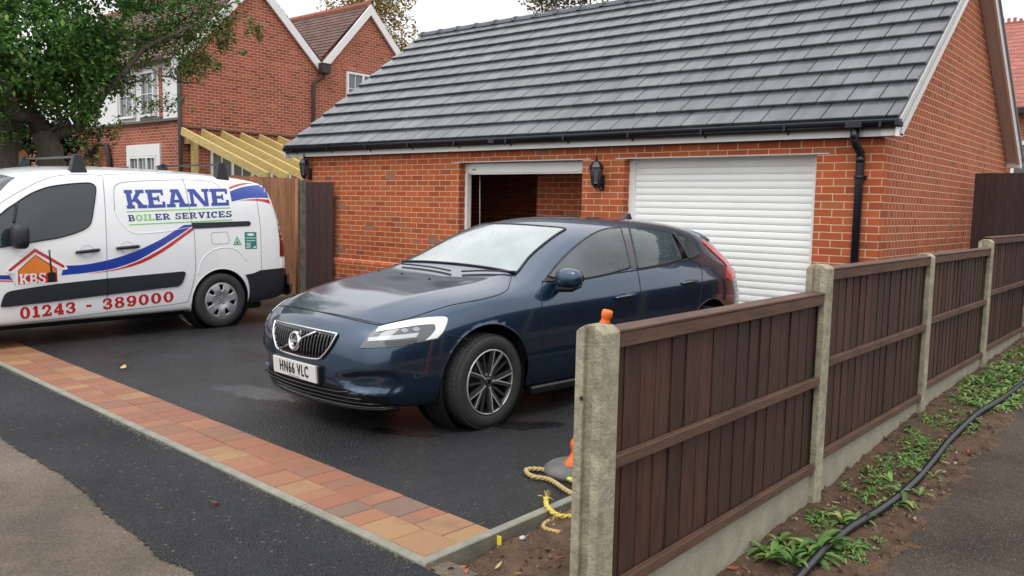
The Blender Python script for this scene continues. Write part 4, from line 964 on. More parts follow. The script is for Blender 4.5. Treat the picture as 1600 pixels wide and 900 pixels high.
# ------------------------------------------------------------------ orange marker post with rubber foot, ropes
T = thing('marker_post', 'orange plastic marker post on a grey rubber foot, leaning behind the near concrete post', 'marker post', (-.2, -4.58, 0))
M_OR = mat('orange_plastic', S((232, 108, 40)), .42, var=.08)
a, e = Vector((-.14, -4.66, .03)), Vector((.018, -4.60, .915)); d = (e-a).normalized()
q = d.to_track_quat('Z', 'Y').to_matrix().to_4x4(); M = Matrix.Translation(a) @ q; L = (e-a).length
pr = [(.001, 0), (.05, 0), (.05, .03), (.035, .06), (.026, .09)]
z = .1
while z < L-.14: pr += [(.026, z), (.038, z+.025), (.042, z+.045), (.038, z+.065), (.026, z+.09)]; z += .12 if z < .5 else .3
pr += [(.024, L-.11), (.03, L-.095), (.034, L-.08), (.024, L-.055), (.024, L-.045), (.03, L-.035), (.03, L-.008), (.024, L), (.001, L)]
b = MB(); b.lathe(pr, 16, M); b.build('post', M_OR, T)
b = MB(); b.lathe([(.001, .062), (.06, .062), (.08, .06), (.14, .05), (.165, .03), (.17, 0), (.001, 0)], 20, Matrix.Translation((-.15, -4.62, .001)) @ Matrix.Diagonal((1, 1.1, 1, 1))); b.build('rubber_foot', mat('grey_rubber', S((92, 92, 90)), .6, var=.3, vscale=14, bump=.3), T)
def rope(pts, r, m, name, label, group, seed, fray=True):
    pts = [Vector(p) for p in pts]; out = []
    for i in range(len(pts)-1):
        p0 = pts[max(i-1, 0)]; p1 = pts[i]; p2 = pts[i+1]; p3 = pts[min(i+2, len(pts)-1)]
        for k in range(10):
            t = k/10; out.append(.5*((2*p1)+(p2-p0)*t+(2*p0-5*p1+4*p2-p3)*t*t+(3*p1-p0-3*p2+p3)*t**3))
    out.append(pts[-1]); b = MB(); n = len(out); ln = 0; cum = [0]
    for i in range(1, n): ln += (out[i]-out[i-1]).length; cum.append(ln)
    for s in range(3):
        st = []
        for i, p in enumerate(out):
            d = (out[min(i+1, n-1)]-out[max(i-1, 0)]).normalized(); u = d.cross(Vector((0, 0, 1))).normalized(); v = u.cross(d)
            a = cum[i]/(r*7)*6.28+s*2.094; st.append(p+(u*math.cos(a)+v*math.sin(a))*r*.5)
        b.tube(st, r*.62, 6)
    rn = random.Random(seed)
    if fray:
        for k in range(16):
            d = Vector((rn.gauss(0, 1), rn.gauss(0, 1), abs(rn.gauss(0, .6)))).normalized()*rn.uniform(.02, .05); b.tube([out[0], out[0]+d*.5+Vector((0, 0, .005)), out[0]+d], .0012, 4)
    return tag(b.build(name, m), label, 'rope', group)
M_RP = mat('straw_rope', S((176, 154, 104)), .85, var=.25, vscale=40); M_YR = mat('yellow_rope', S((206, 186, 80)), .75, var=.25, vscale=40)
rope([(.13, -4.97, .016), (0, -4.925, .02), (-.10, -4.87, .016), (-.17, -4.85, .016), (-.24, -4.875, .018), (-.30, -4.85, .016), (-.345, -4.80, .016), (-.30, -4.75, .016), (-.22, -4.735, .018), (-.12, -4.76, .016), (-.03, -4.80, .02), (.05, -4.82, .02), (.15, -4.8, .02)], .0125, M_RP, 'rope', 'loop of straw-coloured rope lying on the dark tarmac', 'old ropes by the marker post', 1, False)
rope([(.05, -4.72, .02), (-.04, -4.70, .03), (-.10, -4.67, .07), (-.12, -4.66, .13), (-.09, -4.66, .19), (-.06, -4.655, .26)], .0125, M_RP, 'rope', 'straw-coloured rope tied up to the orange marker post', 'old ropes by the marker post', 2, False)
rope([(.035, -5.12, .03), (.06, -5.15, .02), (.10, -5.19, .02), (.17, -5.20, .0), (.21, -5.14, -.01), (.26, -5.08, 0)], .0125, M_YR, 'rope', 'frayed yellow rope end draped across the concrete edging', 'old ropes by the marker post', 3)
rope([(.17, -5.2, -.01), (.15, -5.27, -.02), (.19, -5.33, -.02), (.28, -5.33, -.015)], .010, M_RP, 'rope', 'short curled rope end lying on the soil', 'old ropes by the marker post', 4)
b = MB(); b.box(-.02, .03, -4.83, -4.81, .035, .05, Matrix.Rotation(.05, 4, 'Z')); b.sphere((-.06, -4.79, .025), .014, 8, 6, (1.6, 1, .8)); tag(b.build('green_cap', mat('lime', S((178, 204, 70)), .5)), 'lime green cap lying against the straw-coloured rope', 'cap')
# ------------------------------------------------------------------ vehicle tools
def half_loft(name, secs, front, rear, levels=3, crease_rows=()):
    """secs: list of (d, [(x,z)...]) from sill centre up to roof centre; front/rear: bulge (mid, centre, zmap) for the end caps. Returns mesh (closed, mirrored)."""
    n = len(secs[0][1]); vs = []; idx = {}
    def V(x, y, z): vs.append((x, y, z)); return len(vs)-1
    for i, (d, row) in enumerate(secs):
        for j, p in enumerate(row):
            x, z = p[0], p[1]; dd = d+(p[2] if len(p) > 2 else 0)
            if j in (0, n-1) : k = V(0, dd, z); idx[i, j, 1] = idx[i, j, -1] = k
            else: idx[i, j, 1] = V(x, dd, z); idx[i, j, -1] = V(-x, dd, z)
    fs = []
    for i in range(len(secs)-1):
        for j in range(n-1):
            for s in (1, -1):
                q = [idx[i, j, s], idx[i, j+1, s], idx[i+1, j+1, s], idx[i+1, j, s]]
                if s < 0: q = q[::-1]
                fs.append(tuple(dict.fromkeys(q)))
    def cap(i, bulge, sign):
        d, row = secs[i]; cols = (1, .62, .25, 0, -.25, -.62, -1); g = {}
        for j in range(1, n-1):
            p = row[j]; dd = d+(p[2] if len(p) > 2 else 0)
            for c, f in enumerate(cols):
                if f == 1: g[j, c] = idx[i, j, 1]
                elif f == -1: g[j, c] = idx[i, j, -1]
                else: g[j, c] = V(p[0]*f, dd+sign*bulge(p[0]*f, p[0], p[1], j), p[1]+(0))
        for j in range(1, n-2):
            for c in range(6):
                q = (g[j, c], g[j, c+1], g[j+1, c+1], g[j+1, c]); fs.append(q if sign > 0 else q[::-1])
        for (jj, kk) in ((n-2, n-1), (1, 0)):
            top = idx[i, kk, 1]
            for c in range(6):
                q = (g[jj, c], g[jj, c+1], top); fs.append(q)
    cap(0, front, -1); cap(len(secs)-1, rear, 1)
    me = bpy.data.meshes.new(name); me.from_pydata(vs, [], fs)
    bm = bmesh.new(); bm.from_mesh(me); bmesh.ops.recalc_face_normals(bm, faces=bm.faces[:])
    if crease_rows:
        cl_ = bm.edges.layers.float.new('crease_edge'); bm.verts.ensure_lookup_table()
        want = {}
        for (j, i0, i1, w) in crease_rows:
            for i in range(i0, i1):
                for s in (1, -1): want[frozenset((idx[i, j, s], idx[i+1, j, s]))] = w
        for e in bm.edges:
            k = frozenset(v.index for v in e.verts)
            if k in want: e[cl_] = want[k]
    bm.to_mesh(me); bm.free()
    o = bpy.data.objects.new(name, me); col.objects.link(o)
    md = o.modifiers.new('s', 'SUBSURF'); md.levels = levels; md.render_levels = levels
    dg = bpy.context.evaluated_depsgraph_get(); m2 = bpy.data.meshes.new_from_object(o.evaluated_get(dg)); o.modifiers.clear(); o.data = m2
    for p in m2.polygons: p.use_smooth = True
    return o
def apply_bool(o, cutters):
    for c in cutters:
        md = o.modifiers.new('b', 'BOOLEAN'); md.operation = 'DIFFERENCE'; md.object = c; md.solver = 'EXACT'
    dg = bpy.context.evaluated_depsgraph_get(); m = bpy.data.meshes.new_from_object(o.evaluated_get(dg)); o.modifiers.clear(); o.data = m
    for c in cutters: me = c.data; bpy.data.objects.remove(c); bpy.data.meshes.remove(me)
def cut_arches(o, arches, xmin=.5):
    """open the wheel arches: faces inside each circle go, the edge left behind is pulled on to the circle"""
    bm = bmesh.new(); bm.from_mesh(o.data)
    for (cy, cz, r) in arches:
        near = [e for e in bm.edges if max(abs(v.co.x) for v in e.verts) > xmin and min(math.hypot(v.co.y-cy, v.co.z-cz) for v in e.verts) < r*1.25]
        ins = lambda v: math.hypot(v.co.y-cy, v.co.z-cz) < r and abs(v.co.x) > xmin
        kill = [f for f in bm.faces if all(ins(v) for v in f.verts)]
        bmesh.ops.delete(bm, geom=kill, context='FACES')
        for v in bm.verts:
            if ins(v):
                dy, dz = v.co.y-cy, v.co.z-cz; l = math.hypot(dy, dz) or 1; v.co.y = cy+dy/l*r; v.co.z = cz+dz/l*r
        # even out the ring next to the edge
    bmesh.ops.delete(bm, geom=[v for v in bm.verts if not v.link_faces], context='VERTS')
    bm.to_mesh(o.data); bm.free()
class Skin:
    """the finished outer surface of a vehicle, in its own frame, that outlines can be traced on to"""
    def __init__(s, o, M): s.bvh = BVHTree.FromPolygons([v.co.copy() for v in o.data.vertices], [tuple(p.vertices) for p in o.data.polygons]); s.M = M; s.Mi = M.inverted(); s.cam = s.Mi @ CAM_LOC
    def px(s, x, y):
        d = (s.Mi.to_3x3() @ pray(x, y)).normalized(); h, n, i, t = s.bvh.ray_cast(s.cam, d)
        if h is None:
            best = None
            for k in range(60):
                q = s.cam+d*(3+k*.15); r = s.bvh.find_nearest(q)
                if r[0] is not None and (best is None or r[3] < best[2]): best = (r[0], r[1], r[3])
            h, n = best[0], best[1]
        if n.dot(d) > 0: n = -n
        return h, n
    def dir(s, o, d):
        h, n, i, t = s.bvh.ray_cast(Vector(o), Vector(d).normalized())
        if h is None:
            r = s.bvh.find_nearest(Vector(o)); h, n = r[0], r[1]
        if n.dot(Vector(d)) > 0: n = -n
        return h, n
def smooth_poly(pts, closed=True, k=6):
    """pts with optional third value 1 = sharp corner"""
    n = len(pts); out = []
    rng = range(n if closed else n-1)
    for i in rng:
        p1, p2 = pts[i], pts[(i+1) % n]; p0 = pts[(i-1) % n] if closed or i > 0 else p1; p3 = pts[(i+2) % n] if closed or i+2 < n else p2
        if len(p1) > 2 and p1[2]: p0 = p1
        if len(p2) > 2 and p2[2]: p3 = p2
        for j in range(k):
            t = j/k; out.append(tuple(.5*((2*p1[c])+(p2[c]-p0[c])*t+(2*p0[c]-5*p1[c]+4*p2[c]-p3[c])*t*t+(3*p1[c]-p0[c]-3*p2[c]+p3[c])*t**3) for c in (0, 1)))
    if not closed: out.append(tuple(pts[-1][:2]))
    return out
def grid_fill(poly, step):
    """triangulated 2-d polygon cut by a square grid"""
    bm = bmesh.new(); vs = [bm.verts.new((x, y, 0)) for x, y in poly]
    f = bm.faces.new(vs)
    bmesh.ops.triangulate(bm, faces=[f])
    xs = [p[0] for p in poly]; ys = [p[1] for p in poly]
    for a, (lo, hi) in enumerate(((min(xs), max(xs)), (min(ys), max(ys)))):
        n = max(1, int((hi-lo)/step))
        for i in range(1, n):
            co = [0, 0, 0]; co[a] = lo+(hi-lo)*i/n+1e-5; no = [0, 0, 0]; no[a] = 1
            bmesh.ops.bisect_plane(bm, geom=bm.verts[:]+bm.edges[:]+bm.faces[:], plane_co=co, plane_no=no, dist=1e-6)
    bm.verts.ensure_lookup_table(); bm.verts.index_update()
    V = [(v.co.x, v.co.y) for v in bm.verts]; F = [tuple(v.index for v in f.verts) for f in bm.faces]
    B = [tuple(v.index for v in e.verts) for e in bm.edges if len(e.link_faces) == 1]
    bm.free(); return V, F, B
def panel(b, mapf, poly, step, off, skirt=.004, bulge=None, mirror=False, smooth=True):
    V, F, B = grid_fill(poly, step); base = len(b.v); hits = [mapf(x, y) for x, y in V]
    for sgn in ((1, -1) if mirror else (1,)):
        base = len(b.v); top = [h+n*off for h, n in hits]; bot = [h-n*skirt for h, n in hits]
        mirr = lambda v: Vector((v.x*sgn, v.y, v.z))
        b.v += [mirr(v) for v in top]
        for f in F: b.f.append(tuple(base+i for i in (f if sgn > 0 else f[::-1]))); b.sm.append(smooth)
        b2 = len(b.v); m = {}
        for e in B:
            for i in e:
                if i not in m: m[i] = len(b.v); b.v.append(mirr(bot[i]))
        b3 = {}
        mt = {}
        for e in B:
            for i in e:
                if i not in mt: mt[i] = len(b.v); b.v.append(mirr(top[i]))
        for e in B: b.f.append((mt[e[0]], mt[e[1]], m[e[1]], m[e[0]])); b.sm.append(False)
    return b
def seam(b, mapf, pts, r=.003, closed=False, step=5, smoothk=6, depth=.4, mirror=False, n=6):
    pl = smooth_poly(pts, closed, smoothk) if smoothk > 1 else [tuple(p[:2]) for p in pts]
    if closed: pl = pl+[pl[0]]
    res = []
    for (x0, y0), (x1, y1) in zip(pl, pl[1:]):
        k = max(1, int(math.hypot(x1-x0, y1-y0)/step))
        for i in range(k): res.append((x0+(x1-x0)*i/k, y0+(y1-y0)*i/k))
    res.append(pl[-1]); P3 = []
    for x, y in res:
        h, nn = mapf(x, y); q = h+nn*(r*depth)
        if P3 and (q-P3[-1]).length > .25: continue
        P3.append(q)
    b.tube(P3, r, n)
    if mirror: b.tube([Vector((-p.x, p.y, p.z)) for p in P3], r, n)
    return P3
# ---- slab lettering, drawn on a raster and laid down as thin strips
def g_rect(x0, y0, x1, y1): return lambda x, y: x0 <= x <= x1 and y0 <= y <= y1
def g_poly(pts):
    def f(x, y):
        c = False; j = len(pts)-1
        for i in range(len(pts)):
            xi, yi = pts[i]; xj, yj = pts[j]
            if (yi > y) != (yj > y) and x < (xj-xi)*(y-yi)/(yj-yi)+xi: c = not c
            j = i
        return c
    return f
def g_ring(cx, cy, rx, ry, tx, ty, a0=None, a1=None):
    def f(x, y):
        u, v = (x-cx)/rx, (y-cy)/ry
        if u*u+v*v > 1: return False
        u2, v2 = (x-cx)/(rx-tx), (y-cy)/(ry-ty)
        if u2*u2+v2*v2 < 1: return False
        if a0 is None: return True
        a = math.degrees(math.atan2(v, u)) % 360
        return (a0 <= a <= a1) if a0 <= a1 else (a >= a0 or a <= a1)
    return f
s_, t_ = .27, .19     # stem and slab weights
def GL(w, add, sub=()): return (w, add, sub)
GLY = {
 'K': GL(1.12, [g_rect(.08, 0, .08+s_, 1), g_rect(0, 0, .45, t_), g_rect(0, 1-t_, .45, 1), g_poly([(.3, .36), (.72, .98), (1.0, .98), (.52, .34)]), g_poly([(.42, .52), (.6, .66), (1.04, .06), (.74, .06)]), g_rect(.62, 1-t_, 1.08, 1), g_rect(.62, 0, 1.14, t_)]),
 'E': GL(1.0, [g_rect(.08, 0, .08+s_, 1), g_rect(0, 0, .98, t_), g_rect(0, 1-t_, .95, 1), g_rect(.3, .41, .68, .59), g_rect(.60, .33, .70, .67), g_rect(.84, 0, .98, .34), g_rect(.81, .68, .95, 1)]),
 'A': GL(1.2, [g_poly([(.12, 0), (.34, 0), (.64, .9), (.5, 1), (.42, 1)]), g_poly([(.82, 0), (1.1, 0), (.76, 1), (.42, 1)]), g_rect(.3, .25, .85, .41), g_rect(0, 0, .48, t_), g_rect(.68, 0, 1.2, t_), g_rect(.3, 1-t_*.9, .76, 1)], [g_poly([(.46, .41), (.72, .41), (.59, .8)])]),
 'N': GL(1.16, [g_rect(.1, 0, .28, 1), g_rect(.88, 0, 1.06, 1), g_poly([(.1, 1), (.4, 1), (1.06, 0), (.8, 0)]), g_rect(0, 0, .4, t_*.9), g_rect(0, 1-t_*.9, .36, 1), g_rect(.76, 1-t_*.9, 1.16, 1)]),
 'B': GL(1.0, [g_rect(.08, 0, .08+s_, 1), g_rect(0, 0, .55, t_*.9), g_rect(0, 1-t_*.9, .55, 1), g_rect(.3, .42, .6, .58), g_ring(.52, .76, .38, .25, .24, .14, 270, 90), g_ring(.55, .275, .43, .28, .26, .15, 270, 90)]),
 'O': GL(1.02, [g_ring(.5, .5, .5, .515, .27, .17)]),
 'I': GL(.56, [g_rect(.14, 0, .42, 1), g_rect(0, 0, .56, t_), g_rect(0, 1-t_, .56, 1)]),
 'L': GL(.92, [g_rect(.1, 0, .1+s_, 1), g_rect(0, 0, .9, t_), g_rect(0, 1-t_, .5, 1), g_rect(.74, 0, .9, .36)]),
 'R': GL(1.08, [g_rect(.08, 0, .08+s_, 1), g_rect(0, 0, .46, t_), g_rect(0, 1-t_, .55, 1), g_rect(.3, .38, .6, .54), g_ring(.54, .72, .4, .28, .25, .15, 270, 90), g_poly([(.45, .44), (.7, .46), (1.0, .08), (.76, .0)]), g_rect(.74, 0, 1.08, t_)]),
 'S': GL(.88, [g_ring(.43, .74, .4, .27, .24, .15, 20, 270), g_ring(.43, .27, .42, .28, .25, .15, 200, 90), g_rect(0, 0, .14, .34), g_rect(.7, .68, .83, 1)]),
 'V': GL(1.14, [g_poly([(.08, 1), (.38, 1), (.64, .2), (.56, 0), (.46, 0)]), g_poly([(.84, 1), (1.04, 1), (.68, 0), (.46, 0)]), g_rect(0, 1-t_, .5, 1), g_rect(.68, 1-t_, 1.14, 1)]),
 'C': GL(.96, [g_ring(.5, .5, .5, .515, .28, .17, 38, 322), g_rect(.76, .62, .9, 1)]),
 '0': GL(.9, [g_ring(.44, .5, .45, .52, .28, .17)]),
 '1': GL(.66, [g_rect(.18, 0, .48, 1), g_rect(0, 0, .66, t_), g_poly([(0, .74), (.2, 1), (.46, 1), (.3, .72)])]),
 '2': GL(.84, [g_ring(.4, .7, .41, .32, .27, .17, 330, 180), g_poly([(.52, .6), (.78, .62), (.42, .16), (.06, .08)]), g_rect(0, 0, .8, t_), g_rect(.66, 0, .82, .32), g_rect(.01, .62, .2, .76)]),
 '4': GL(.88, [g_rect(.43, 0, .72, 1), g_rect(0, .21, .86, .41), g_poly([(0, .4), (.24, .4), (.5, .8), (.5, 1)]), g_rect(.34, 0, .84, t_*.9)]),
 '3': GL(.84, [g_ring(.39, .73, .4, .29, .27, .165, 270, 160), g_ring(.4, .28, .43, .3, .28, .165, 200, 90), g_rect(.24, .42, .5, .56), g_rect(0, .62, .18, .82), g_rect(0, .12, .2, .32)]),
 '8': GL(.86, [g_ring(.42, .75, .39, .27, .24, .145), g_ring(.42, .28, .44, .3, .28, .155)]),
 '9': GL(.86, [g_ring(.42, .68, .43, .34, .26, .155), g_ring(.42, .5, .43, .52, .27, .17, 215, 20), g_rect(.04, .06, .2, .26)]),
 '-': GL(.62, [g_rect(.05, .40, .5, .60)]),
 ' ': GL(.5, []),
}
def lettering(b, mapf, text, quad, rows=44, gap=.07, off=.0024, mono=None, pick=None):
    """quad: pixel corners TL, TR, BR, BL; pick: set of letter positions to draw"""
    tot = sum(GLY[c][0]+gap for c in text)-gap; x0 = 0
    TL, TR, BR, BL = quad
    def q(u, v):   # v up
        return (BL[0]*(1-u)*(1-v)+BR[0]*u*(1-v)+TL[0]*(1-u)*v+TR[0]*u*v, BL[1]*(1-u)*(1-v)+BR[1]*u*(1-v)+TL[1]*(1-u)*v+TR[1]*u*v)
    for ci, c in enumerate(text):
        w, add, sub = GLY[c]
        if pick is None or ci in pick:
            cols = int(rows*w)+1
            for r in range(rows):
                y = (r+.5)/rows; run = None
                for k in range(cols+2):
                    x = (k+.5)/rows; on = any(f(x, y) for f in add) and not any(f(x, y) for f in sub) and k <= cols
                    if on and run is None: run = k
                    if not on and run is not None:
                        ua, ub = (x0+run/rows)/tot, (x0+k/rows)/tot; va, vb = r/rows, (r+1)/rows
                        vs = []
                        for (u, v) in ((ua, va), (ub, va), (ub, vb), (ua, vb)):
                            h, n = mapf(*q(u, v)); vs.append(h+n*off)
                        b.add(vs, [(0, 1, 2, 3)]); run = None
        x0 += w+gap
    return b
# ------------------------------------------------------------------ blue hatchback
M_BLUE = bpy.data.materials.new('blue_paint'); M_BLUE.use_nodes = True
_p = M_BLUE.node_tree.nodes['Principled BSDF']; _p.inputs['Base Color'].default_value = (.0145, .044, .09, 1); _p.inputs['Coat IOR'].default_value = 1.62; _p.inputs['Metallic'].default_value = .75; _p.inputs['Roughness'].default_value = .3
_p.inputs['Coat Weight'].default_value = 1; _p.inputs['Coat Roughness'].default_value = .03
_n = M_BLUE.node_tree.nodes.new('ShaderNodeTexNoise'); _n.inputs['Scale'].default_value = 380; _b = M_BLUE.node_tree.nodes.new('ShaderNodeBump'); _b.inputs['Strength'].default_value = .035; _b.inputs['Distance'].default_value = .002
M_BLUE.node_tree.links.new(_n.outputs[0], _b.inputs['Height']); M_BLUE.node_tree.links.new(_b.outputs[0], _p.inputs['Coat Normal'])
M_TRIM = mat('black_trim', S((20, 21, 24)), .4); M_SEAM = mat('seam_black', S((8, 9, 12)), .7); M_CHROME = mat('chrome', S((214, 216, 220)), .12, metal=1)
M_GLOSSBLK = mat('gloss_black', S((10, 10, 12)), .1, coat=.5); M_TYRE = mat('tyre_rubber', S((46, 46, 46)), .78, var=.2, vscale=20, bump=.15, bscale=80)
M_SEAT = mat('seat_cloth', S((34, 34, 38)), .8)
def glassmat(name, base, sky_veil, rough=.03, trans=.55, drops=True):  # weight of the pale coat that paints reflected sky over clear glass
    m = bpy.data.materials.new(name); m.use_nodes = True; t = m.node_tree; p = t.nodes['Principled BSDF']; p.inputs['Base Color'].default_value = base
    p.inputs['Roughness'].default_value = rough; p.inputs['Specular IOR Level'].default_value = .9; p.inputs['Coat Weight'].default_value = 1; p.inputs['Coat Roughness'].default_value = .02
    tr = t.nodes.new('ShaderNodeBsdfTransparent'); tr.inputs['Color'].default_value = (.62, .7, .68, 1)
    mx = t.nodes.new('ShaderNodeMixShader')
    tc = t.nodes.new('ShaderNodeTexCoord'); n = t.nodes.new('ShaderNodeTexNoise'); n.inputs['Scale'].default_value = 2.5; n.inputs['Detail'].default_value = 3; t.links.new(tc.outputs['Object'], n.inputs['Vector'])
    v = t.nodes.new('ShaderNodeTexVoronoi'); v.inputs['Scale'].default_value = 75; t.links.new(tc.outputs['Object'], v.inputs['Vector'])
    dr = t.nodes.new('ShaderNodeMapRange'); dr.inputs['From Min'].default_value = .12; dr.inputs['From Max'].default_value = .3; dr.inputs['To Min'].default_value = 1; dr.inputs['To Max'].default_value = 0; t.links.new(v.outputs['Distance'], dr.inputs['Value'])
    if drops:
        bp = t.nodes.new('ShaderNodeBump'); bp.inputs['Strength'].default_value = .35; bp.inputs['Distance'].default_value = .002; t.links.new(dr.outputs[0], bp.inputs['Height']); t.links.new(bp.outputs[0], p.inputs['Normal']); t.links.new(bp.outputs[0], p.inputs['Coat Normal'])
    mr = t.nodes.new('ShaderNodeMapRange'); mr.inputs['From Min'].default_value = .35; mr.inputs['From Max'].default_value = .65; mr.inputs['To Min'].default_value = max(0, sky_veil-.08); mr.inputs['To Max'].default_value = min(1, sky_veil+.08); t.links.new(n.outputs[0], mr.inputs['Value'])
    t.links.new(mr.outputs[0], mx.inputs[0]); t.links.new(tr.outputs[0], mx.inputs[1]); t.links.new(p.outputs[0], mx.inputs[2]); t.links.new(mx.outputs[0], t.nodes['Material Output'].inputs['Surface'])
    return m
M_WS = glassmat('sky_pale_windscreen', S((146, 160, 158)), .86, .06); M_SG = glassmat('side_glass', S((76, 92, 96)), .52, .03)  # milky base colours stand in for sky reflected in wet, misted glass
CTH = 5.0; CLOC = Vector((-2.06, -5.075, 0))
CAR = thing('parked_car', 'dark blue five-door hatchback parked wet on the driveway behind the near fence', 'car', CLOC, rz=-R(CTH), world_coords=False)
CMW = Matrix.Translation(CLOC) @ Matrix.Rotation(-R(CTH), 4, 'Z')
zb = .17
def sec(w, zs, belt, up, low=zb, dd=None):
    # rows: centre floor, floor edge, sill, lower door, mid, shoulder, then the five upper points
    r = [(0, low), (w-.13, low), (w-.035, low+.035), (w-.012, .35), (w, .56), (w-.012, zs)]
    return r+belt
SECS = [
 (.12, [(0, .2, -.0), (.50, .19, .02), (.60, .215, -.01), (.665, .33, -.035), (.675, .47, -.025), (.645, .575, -.02), (.58, .64, -.005), (.48, .68, -.005), (.35, .705, -.01), (.18, .716, -.018), (0, .72, -.02)]),
 (.24, [(0, .18), (.62, .18), (.70, .21), (.745, .34), (.755, .50), (.735, .625), (.68, .70), (.57, .745), (.42, .782), (.22, .785), (0, .787)]),
 (.42, [(0, .17), (.68, .17), (.775, .205), (.815, .345), (.822, .53), (.805, .665), (.755, .745), (.65, .79), (.49, .833), (.26, .836), (0, .838)]),
 (.64, [(0, .17), (.70, .17), (.815, .20), (.858, .35), (.866, .55), (.85, .705), (.805, .805), (.69, .85), (.53, .877), (.28, .873), (0, .875)]),
 (.90, [(0, .17), (.72, .17), (.84, .2), (.882, .35), (.89, .56), (.876, .745), (.83, .853), (.71, .892), (.56, .912), (.29, .906), (0, .909)]),
 (1.18, [(0, .17), (.73, .17), (.85, .2), (.888, .35), (.897, .57), (.884, .765), (.84, .88), (.72, .923), (.59, .945), (.3, .937), (0, .94)]),
 (1.42, [(0, .17), (.73, .17), (.853, .2), (.89, .35), (.9, .58), (.888, .775), (.838, .893), (.745, .968), (.60, 1.012), (.32, 1.036), (0, 1.045)]),
 (1.72, [(0, .17), (.73, .17), (.855, .2), (.89, .35), (.9, .585), (.888, .785), (.838, .91), (.735, 1.062), (.605, 1.163), (.33, 1.204), (0, 1.215)]),
 (2.05, [(0, .17), (.73, .17), (.855, .2), (.89, .35), (.9, .59), (.888, .795), (.84, .92), (.735, 1.112), (.60, 1.278), (.33, 1.338), (0, 1.354)]),
 (2.45, [(0, .17), (.73, .17), (.855, .2), (.89, .35), (.9, .595), (.89, .805), (.845, .93), (.738, 1.13), (.595, 1.31), (.32, 1.371), (0, 1.388)]),
 (2.95, [(0, .17), (.73, .17), (.855, .2), (.89, .36), (.9, .60), (.892, .82), (.848, .945), (.732, 1.14), (.58, 1.31), (.31, 1.367), (0, 1.384)]),
 (3.40, [(0, .17), (.73, .17), (.85, .205), (.888, .37), (.90, .61), (.892, .84), (.838, .965), (.72, 1.145), (.57, 1.305), (.305, 1.352), (0, 1.368)]),
 (3.78, [(0, .18), (.71, .18), (.83, .22), (.872, .38), (.885, .62), (.874, .85), (.815, .98), (.695, 1.135), (.55, 1.272), (.29, 1.312), (0, 1.325)]),
 (4.02, [(0, .2), (.68, .2), (.79, .24), (.835, .40), (.848, .63), (.835, .84), (.775, .965), (.66, 1.09), (.525, 1.19), (.275, 1.222), (0, 1.232)]),
 (4.20, [(0, .24), (.62, .24), (.73, .28), (.775, .42), (.785, .62), (.765, .80), (.71, .90), (.61, .975), (.48, 1.02), (.25, 1.036), (0, 1.042)]),
 (4.29, [(0, .3), (.54, .29), (.64, .32), (.69, .44), (.70, .60), (.675, .74), (.61, .81), (.51, .84), (.40, .855), (.2, .862), (0, .864)]),
]
def fb(x, w, z, j):
    k = (1-(x/max(w, .01))**2)
    a = .1 if z < .35 else .085
    return a*k*(w/.66)**1.5+(-.012 if z < .25 else 0)*k
body = half_loft('body', SECS, fb, lambda x, w, z, j: .06*(1-(x/max(w, .01))**2), 3, crease_rows=((5, 5, 13, .35), (6, 7, 13, .5), (6, 0, 5, .3), (8, 1, 6, .75)))
body.parent = CAR; body.data.materials.append(M_BLUE)
# scooped pockets low in the front bumper
scoop = smooth_poly([(528, 586, 1), (560, 582), (606, 582), (622, 592), (630, 613, 1), (590, 614), (545, 612), (532, 600)], True, 5)
Mi = CMW.inverted()
inpoly = g_poly(scoop); inwin = None
skin0 = Skin(body, CMW)
def near_edge(x, y, pl): return min(math.hypot(x-a, y-b_) for a, b_ in pl)
for v in body.data.vertices:
    c = v.co
    if c.y < .6 and c.z < .6 and abs(c.x) > .25:
        q = cproj(CMW @ Vector((abs(c.x), c.y, c.z)))
        if inpoly(*q): v.co.y += min(.04, near_edge(q[0], q[1], scoop)*.006)
        else:
            # crisp upper lip that the pocket hangs from
            pass
SK = Skin(body, CMW); cpx = SK.px
front = lambda x, z: SK.dir((x, -1, z), (0, 1, 0))
side = lambda d, z: SK.dir((2, d, z), (-1, 0, 0))
FA, RA = .895, 3.54
def cyl_cutter(x0, x1, y, z, r, n=48):
    b = MB(); b.tube([(x0, y, z), (x1, y, z)], r, n); return b.build('cut', M_SEAM)
WIN = {}   # window outlines, traced on the photograph's side of the car
ws = [(629, 405, 1), (655, 393), (700, 371), (745, 353), (771, 346, 1), (810, 347.5), (850, 351), (889, 359, 1), (858, 377), (826, 404), (806, 428, 1), (760, 427), (710, 420), (670, 413)]
fw = [(856, 432, 1), (872, 411), (900, 384), (926, 366), (948, 358), (969, 356.5, 1), (977, 385), (984, 418, 1), (940, 430), (905, 436, 1), (880, 437)]
rw = [(983, 357, 1), (1010, 358), (1036, 362), (1047, 366, 1), (1056, 385), (1064, 405, 1), (1030, 414), (996, 420, 1), (990, 390)]
qw = [(1053, 366, 1), (1070, 372), (1084, 383), (1091, 393), (1088, 399), (1076, 404, 1), (1066, 385)]
cut_arches(body, [(FA, .315, .376), (RA, .315, .373)])
